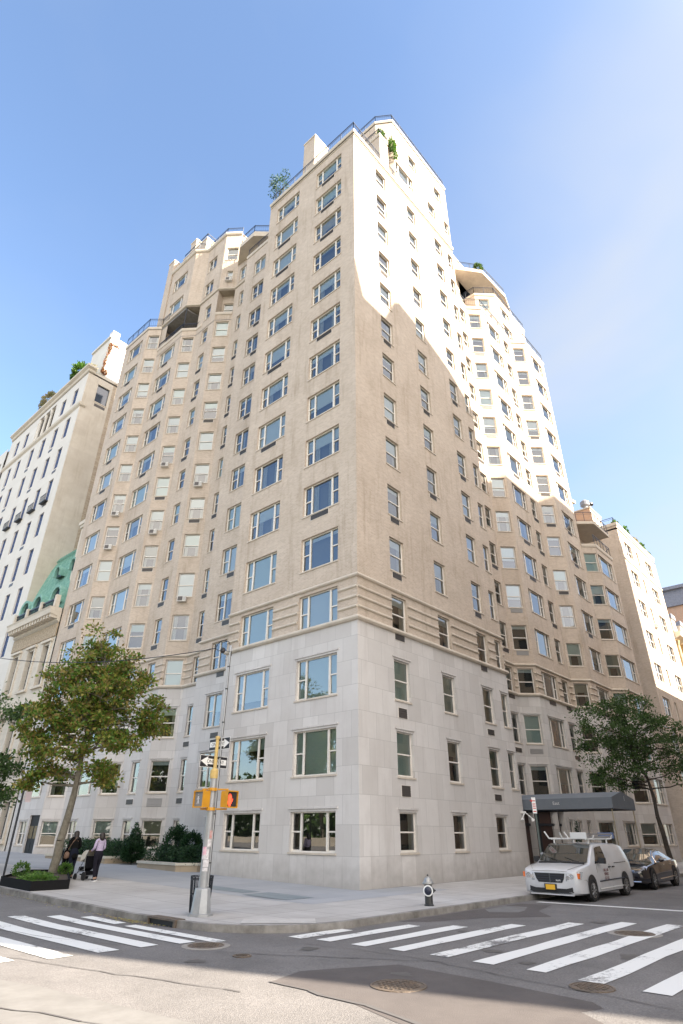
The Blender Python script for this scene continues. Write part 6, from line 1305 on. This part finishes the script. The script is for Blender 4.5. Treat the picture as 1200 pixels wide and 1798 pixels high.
# black sedan
def sedan():
    T = thing('parked_car', 'glossy black sedan parked behind the white van', 'car', (10.3, -6.45, -.15)); T.scale = (1.04, 1.05, 1.05)
    st = [(0.0, .36, .58, .62, .60, .60, .52), (.06, .28, .68, .72, .78, .76, .66), (.25, .22, .76, .80, .90, .87, .78), (.7, .20, .84, .88, .93, .90, .82), (1.3, .20, .90, .95, .935, .91, .80), (1.55, .20, .93, .99, .94, .915, .76),
          (1.95, .20, .95, 1.22, .94, .915, .66), (2.35, .20, .96, 1.40, .94, .915, .60), (2.9, .20, .97, 1.46, .94, .915, .58), (3.4, .20, .98, 1.44, .94, .915, .58), (3.9, .21, .99, 1.30, .935, .91, .62), (4.35, .23, 1.0, 1.10, .92, .90, .70), (4.8, .26, .98, 1.03, .90, .87, .74), (5.05, .36, .86, .92, .84, .82, .72)]
    loft_car(T, st, M['carblack'], lambda i, k: M['carglass'] if (i in (5, 6) and k in (8,)) or (i in (9, 10) and k == 8) else None)
    def P_(x, t_, s_, out=.006):
        for a, b_ in zip(st[:-1], st[1:]):
            if a[0] <= x <= b_[0]: f = (x-a[0])/(b_[0]-a[0]); v_ = [p+(q_-p)*f for p, q_ in zip(a, b_)]; break
        _, zb, zl, zt, wb, wl, wt = v_; ws = [(wl*.985, zl), (wl+(wt-wl)*.5, zl+(zt-zl)*.55), (wt, zt-.045)]
        if t_ < .55: f = t_/.55; w_ = ws[0][0]+(ws[1][0]-ws[0][0])*f; z = ws[0][1]+(ws[1][1]-ws[0][1])*f
        else: f = (t_-.55)/.45; w_ = ws[1][0]+(ws[2][0]-ws[1][0])*f; z = ws[1][1]+(ws[2][1]-ws[1][1])*f
        return (x, s_*(w_+out), z+.002)
    q = MB(); xs = [(1.60, .74, 1.01), (1.95, .64, 1.245), (2.35, .57, 1.425)]
    for (xa, wa, za), (xb, wb_, zb_) in zip(xs[:-1], xs[1:]):
        for k in range(6): f0 = -1+k/3; f1 = -1+(k+1)/3; q.face([(xa+.05*f0*f0, wa*f0, za+.025*(1-f0*f0)), (xb+.05*f0*f0, wb_*f0, zb_+.02*(1-f0*f0)), (xb+.05*f1*f1, wb_*f1, zb_+.02*(1-f1*f1)), (xa+.05*f1*f1, wa*f1, za+.025*(1-f1*f1))], M['carglass'])
    q.build('windscreen', T, smooth=True)
    for s_ in (-1, 1):
        q = MB(); q.face([P_(1.85, .08, s_), P_(2.85, .08, s_), P_(2.85, .90, s_), P_(2.4, .92, s_), P_(2.05, .8, s_)], M['carglass']); q.face([P_(2.92, .08, s_), P_(4.2, .1, s_), P_(3.9, .75, s_), P_(3.45, .9, s_), P_(2.92, .92, s_)], mat('warm_reflecting_glass', (.03, .02, .015), .04, spec=.9, coat=1)); q.build('side_window', T)
        q = MB(); q.path([P_(1.75, .05, s_, .012), P_(2.02, .86, s_, .012), P_(2.4, .99, s_, .012), P_(2.9, 1.0, s_, .012), P_(3.5, .98, s_, .012), P_(3.95, .85, s_, .012), P_(4.3, .15, s_, .012), P_(3.0, .03, s_, .012), P_(1.75, .03, s_, .012)], .014, M['chrome'], 5); q.build('chrome_trim', T)
        q = MB(); q.tube((1.7, s_*.955, .36), (3.8, s_*.955, .40), .016, M['chrome'], 5); q.build('sill_trim', T)
        for x in (2.55, 3.55): q = MB(); q.tube((x, s_*.93, .87), (x+.2, s_*.935, .88), .018, M['chrome'], 5); q.build('door_handle', T)
        q = MB(); q.tube((1.95, s_*.88, 1.0), (1.95, s_*1.02, 1.03), .025, M['carblack'], 6); q.lathe([(.03, 0), (.085, .03), (.09, .12), (.05, .2)], M['carblack'], 10, (1.95, s_*.98, 1.06), (0, s_, 0)); q.build('mirror', T, smooth=True)
        q = MB(); q.face([(.10, s_*.55, .60), (.22, s_*.86, .58), (.50, s_*.90, .84), (.42, s_*.80, .86), (.16, s_*.58, .76)][::(1 if s_ > 0 else -1)], mat('bright_headlamp', (.55, .6, .75), .06, coat=1, emit=None)); q.tube((.30, s_*.80, .72), (.22, s_*.78, .72), .07, M['chrome'], 12); q.build('headlight', T)
        for x in (.95, 4.0): arch(T, x, .385, s_*.945, (1 if s_ < 0 else -1)); wheel(T, x, s_*.85, .345, .23, s_, 9)
    q = MB(); q.face([(.02, -.42, .42), (.02, .42, .42), (.05, .48, .66), (.05, -.48, .66)][::-1], M['plastic']); q.path([(.0, -.42, .40), (.03, -.5, .68), (.03, .5, .68), (.0, .42, .40)], .016, M['chrome'], 5); q.build('grille', T)
    q = MB(); q.tube((.02, -.7, .3), (.02, .7, .3), .02, M['chrome'], 5); q.build('bumper_trim', T)
    return T
sedan()
# ------------------------------------------------------------------ people and strollers
def skin(name, nodes, edges, ma, parent, root=0, sub=2, smooth=True):
    """nodes: (x, y, z, rx, ry)"""
    me = bpy.data.meshes.new(name); me.from_pydata([n[:3] for n in nodes], edges, []); o = bpy.data.objects.new(name, me); COL.objects.link(o)
    sk = o.modifiers.new('s', 'SKIN'); sk.use_smooth_shade = True
    for i, n in enumerate(nodes): me.skin_vertices[0].data[i].radius = (n[3], n[4] if len(n) > 4 else n[3]); me.skin_vertices[0].data[i].use_root = (i == root)
    sb_ = o.modifiers.new('d', 'SUBSURF'); sb_.levels = sub; sb_.render_levels = sub
    bpy.context.view_layer.update(); m2 = bpy.data.meshes.new_from_object(o.evaluated_get(bpy.context.evaluated_depsgraph_get())); m2.name = name
    bpy.data.objects.remove(o); m2.materials.clear(); m2.materials.append(ma)
    for p in m2.polygons: p.use_smooth = True
    r = bpy.data.objects.new(name, m2); COL.objects.link(r); r.parent = parent; return r
def hand(parent, wrist, dirv, ma):
    """palm and five curled fingers round a bar, one mesh joined to the arm end"""
    w_ = Vector(wrist); d = Vector(dirv).normalized(); s_ = d.cross(upz).normalized(); up_ = s_.cross(d)
    nodes = [tuple(w_)+(.028, .022), tuple(w_+d*.05)+(.036, .02), tuple(w_+d*.09)+(.036, .016)]; edges = [(0, 1), (1, 2)]
    for k, (o_, ln) in enumerate(((-.03, .055), (-.01, .065), (.01, .062), (.03, .05))):
        b_ = w_+d*.095+s_*o_; i = len(nodes); nodes += [tuple(b_)+(.009, .009), tuple(b_+d*ln*.5-up_*.012)+(.009, .009), tuple(b_+d*ln*.55-up_*.045)+(.008, .008)]; edges += [(2, i), (i, i+1), (i+1, i+2)]
    b_ = w_+d*.04+s_*-.035; i = len(nodes); nodes += [tuple(b_)+(.011, .011), tuple(b_+d*.03-s_*.015-up_*.02)+(.010, .010), tuple(b_+d*.045-s_*.005-up_*.045)+(.009, .009)]; edges += [(1, i), (i, i+1), (i+1, i+2)]
    return nodes, edges
SKIN = mat('skin', (.42, .26, .18), .6)
def person(label, loc, yaw, H, hair_col, top_mat, leg_mat, shoe_mat, coat=False, lean=.0, arm_out=.38, sole=None):
    """faces local +y; H total height"""
    T = thing('person', label, 'person', loc, yaw); k = H/1.7; L_ = lean
    def y_(z): return L_*max(0, z-.9)
    N_ = lambda x, y, z, a, b_=None: (x*k, (y+y_(z))*k, z*k, a*k, (b_ or a)*k)
    nodes = [N_(0, 0, .95, .14, .11), N_(0, 0, 1.12, .12, .095), N_(0, 0, 1.32, .15, .105), N_(0, -.01, 1.42, .11, .08), N_(0, 0, 1.49, .05, .05), N_(0, .02, 1.55, .06, .07), N_(0, .02, 1.62, .072, .088), N_(0, .0, 1.67, .05, .065)]
    edges = [(0, 1), (1, 2), (2, 3), (3, 4), (4, 5), (5, 6), (6, 7)]
    hw = []
    for s_ in (-1, 1):
        i = len(nodes); nodes += [N_(.17*s_, 0, 1.38, .052), N_(.22*s_, -.02+.03, 1.12, .043), N_(.17*s_, arm_out*.75, 1.02, .034), N_(.14*s_, arm_out, 1.03, .026)]
        edges += [(3, i), (i, i+1), (i+1, i+2), (i+2, i+3)]
        w_ = Vector(nodes[-1][:3]); hn, he = hand(None, w_, (0, 1, -.1), SKIN); j = len(nodes)
        nodes += hn[1:]; edges += [(i+3 if a == 0 else a-1+j, b_-1+j) for a, b_ in he]
        st_ = s_*.10
        i = len(nodes); nodes += [N_(.09*s_, 0, .86, .085), N_(.095*s_, .03+st_*.6, .48, .058), N_(.095*s_, st_-.02, .10, .038), N_(.095*s_, st_+.03, .04, .036), N_(.095*s_, st_+.14, .03, .03)]
        edges += [(0, i), (i, i+1), (i+1, i+2), (i+2, i+3), (i+3, i+4)]
    skin('body', nodes, edges, SKIN, T)
    # nose, ears on the head so it reads as a face from the front
    q = MB(); hy = y_(1.62)
    q.tube((0, (.10+hy)*k, 1.625*k), (0, (.125+hy)*k, 1.60*k), .012*k, SKIN, 6)
    for s_ in (-1, 1): q.lathe([(.008, -.006), (.02, 0), (.008, .006)], SKIN, 8, (s_*.075*k, (.02+hy)*k, 1.61*k), (1, 0, 0))
    q.build('face_detail', T)
    q = MB()
    for s_ in (-1, 1): q.lathe([(.002, -.003), (.01, 0), (.002, .004)], M['black'], 8, (s_*.03*k, (.104+hy)*k, 1.635*k), (0, 1, 0))
    q.box((-.025*k, (.095+hy)*k, 1.572*k), (.025*k, (.105+hy)*k, 1.58*k), mat('lip', (.35, .12, .1), .5)); q.build('eyes_and_mouth', T)
    # clothes: slightly fatter shells
    up = [N_(0, 0, .88 if not coat else .64, .19 if not coat else .225, .165 if not coat else .18), N_(0, 0, 1.12, .15 if coat else .135, .12 if coat else .108), N_(0, 0, 1.32, .18 if coat else .165, .14 if coat else .12), N_(0, -.01, 1.43, .115, .09), N_(0, -.005, 1.475, .06, .06)]
    ue = [(0, 1), (1, 2), (2, 3), (3, 4)]
    for s_ in (-1, 1):
        i = len(up); a = .075 if coat else .06; up += [N_(.175*s_, 0, 1.385, a), N_(.225*s_, .01, 1.12, a*.85), N_(.18*s_, arm_out*.70, 1.025, a*.72)]; ue += [(3, i), (i, i+1), (i+1, i+2)]
    skin('coat' if coat else 'blouse', up, ue, top_mat, T)
    lo = [N_(0, 0, 1.10, .15, .12), N_(0, 0, .98, .175, .15), N_(0, 0, .88, .17, .145)]; le = [(0, 1), (1, 2)]
    for s_ in (-1, 1): st_ = s_*.10; i = len(lo); lo += [N_(.092*s_, 0, .80, .10), N_(.095*s_, .03+st_*.6, .48, .072), N_(.095*s_, st_-.02, .11, .055)]; le += [(2, i), (i, i+1), (i+1, i+2)]
    skin('trousers', lo, le, leg_mat, T)
    for s_ in (-1, 1):
        st_ = s_*.10; skin('shoe', [N_(.095*s_, st_-.04, .05, .045, .045), N_(.095*s_, st_+.06, .045, .045, .04), N_(.097*s_, st_+.16, .035, .04, .03)], [(0, 1), (1, 2)], shoe_mat, T)
        if sole: q = MB(); q.box(((.095*s_-.048)*k, (st_-.10)*k, .0), ((.095*s_+.048)*k, (st_+.2)*k, .022), sole); q.build('sole', T)
    return T, k, y_
hairm = mat('dark_brown_hair', (.018, .012, .010), .5)
z1 = gz(0, 9.1)
yaw_w = math.atan2(fwd.y, fwd.x)-PI/2+math.radians(50)      # mostly away from us, turned to the left
flow = mat('lavender_patterned_cloth', (.50, .44, .56), .8, noise=(.34, .26, .40), nscale=26); navy = mat('dark_trousers', (.016, .015, .022), .9, spec=.1); darkshoe = mat('dark_shoe', (.03, .03, .035), .6)
W, k, y_ = person('woman in a lavender patterned blouse and dark trousers standing behind a stroller', (-6.05, 9.25, z1), yaw_w, 1.78, None, flow, navy, darkshoe, arm_out=.36, sole=M['white'])
skin('hair', [(0, -.01*k, 1.675*k, .10*k, .11*k), (0, -.045*k, 1.61*k, .125*k, .11*k), (0, -.085*k, 1.50*k, .12*k, .085*k), (0, -.10*k, 1.38*k, .09*k, .06*k)], [(0, 1), (1, 2), (2, 3)], hairm, W)
dk = mat('black_coat_cloth', (.008, .008, .008), .95, spec=.1); dj = mat('dark_jeans', (.012, .014, .024), .9, spec=.1)
z2 = gz(0, 10.6)
yaw2 = math.atan2(fwd.y, fwd.x)-PI/2+math.radians(40)
W2, k, y_ = person('person in a long black coat leaning forward with long dark hair and a brown bag', (-6.38, 10.75, z2), yaw2, 1.80, None, dk, dj, darkshoe, coat=True, lean=.22, arm_out=.46)
hl = y_(1.6)
skin('hair', [(0, (hl-.005)*k, 1.675*k, .10*k, .11*k), (0, (hl-.045)*k, 1.61*k, .125*k, .11*k), (0, (hl-.10)*k, 1.48*k, .11*k, .08*k), (0, (hl-.16)*k, 1.34*k, .08*k, .05*k)], [(0, 1), (1, 2), (2, 3)], hairm, W2)
brown = mat('tan_leather', (.20, .12, .08), .7, noise=(.12, .07, .05), nscale=10)
T = thing('shoulder_bag', 'soft brown bag hanging at the hip of the person in the black coat', 'bag', (-6.38, 10.75, z2), yaw2)
skin('bag_body', [(-.27, .02, 1.02, .06, .10), (-.29, .04, .86, .09, .13), (-.29, .06, .72, .07, .11)], [(0, 1), (1, 2)], brown, T); q = MB(); q.path([(-.27, .0, 1.08), (-.2, -.10, 1.3), (-.02, -.06, 1.55), (.1, .1, 1.5)], .014, brown, 6); q.build('strap', T)
def stroller(label, loc, yaw, hood, hoodm, sc_=1.0):
    """pushed toward local +y"""
    T = thing('stroller', label, 'stroller', loc, yaw); T.scale = (sc_,)*3; fm = mat('stroller_frame', (.22, .23, .24), .4, .6); fab = mat('black_canvas', (.010, .010, .012), .9, spec=.1)
    q = MB()
    for s_ in (-1, 1): x = .22*s_; q.path([(x, -.02, 1.03), (x, .16, .78), (x, .50, .34), (x, .62, .20)], .014, fm, 6); q.path([(x, .16, .78), (x, .12, .45), (x, .02, .17)], .013, fm, 6); q.path([(x, .10, .38), (x, .58, .26)], .012, fm, 6)
    q.tube((-.22, -.02, 1.03), (.22, -.02, 1.03), .017, M['plastic'], 8); q.tube((-.26, .02, .16), (.26, .02, .16), .012, fm, 6); q.tube((-.22, .50, .34), (.22, .50, .34), .012, fm, 6); q.build('frame', T)
    for s_ in (-1, 1):
        for y, r in ((.02, .15), (.64, .115)):
            q = MB(); q.lathe([(r*.7, -.022), (r, -.018), (r, .018), (r*.7, .022)], M['tyre'], 20, (.25*s_, y, r), (1, 0, 0)); w_ = q.build('wheel', T, smooth=True)
            q = MB()
            for j in range(6): a = j*PI/3; q.tube((.25*s_, y, r), (.25*s_, y+math.cos(a)*r*.72, r+math.sin(a)*r*.72), .008, fm, 4)
            q.build('spokes', w_)
    q = MB(); P4 = [[(x, .14, .84), (x, .17, .50), (x, .44, .40), (x, .56, .46), (x, .60, .34), (x, .40, .30), (x, .10, .42)] for x in (-.19, .19)]
    q.face(P4[0], fab); q.face(P4[1][::-1], fab)
    for j in range(7): a, b_ = j, (j+1) % 7; q.face([P4[0][a], P4[1][a], P4[1][b_], P4[0][b_]], fab)
    q.build('seat', T); q = MB(); q.box((-.18, .05, .18), (.18, .45, .22), fab); q.box((-.18, .05, .22), (.18, .07, .32), fab); q.build('basket', T)
    q = MB(); n = 8; pts = []
    for j in range(n+1): a = math.radians(-20+j*(hood)/n); pts.append((.20-math.cos(a)*.02+math.sin(a)*.36-.06, .74+math.cos(a)*.30))
    for (ya, za), (yb, zb_) in zip(pts[:-1], pts[1:]):
        q.face([(-.23, ya, za), (.23, ya, za), (.23, yb, zb_), (-.23, yb, zb_)], hoodm)
        for s_ in (-1, 1): q.face([(.23*s_, .20, .74), (.23*s_, ya, za), (.23*s_, yb, zb_)], hoodm)
    q.build('hood', T, smooth=False); return T
d_w = Vector((-math.sin(yaw_w), math.cos(yaw_w))); d_2 = Vector((-math.sin(yaw2), math.cos(yaw2)))
stroller('black stroller with a cream cloth over its hood, pushed by the woman in lavender', (-6.05+d_w.x*.42, 9.25+d_w.y*.42, z1), yaw_w, 130, mat('cream_cloth', (.62, .59, .52), .85, noise=(.5, .47, .41), nscale=5, bump=.8, bscale=9), 1.06)
stroller('all black stroller pushed by the person in the black coat', (-6.38+d_2.x*.62, 10.75+d_2.y*.62, z2), yaw2, 120, dk, 1.0)
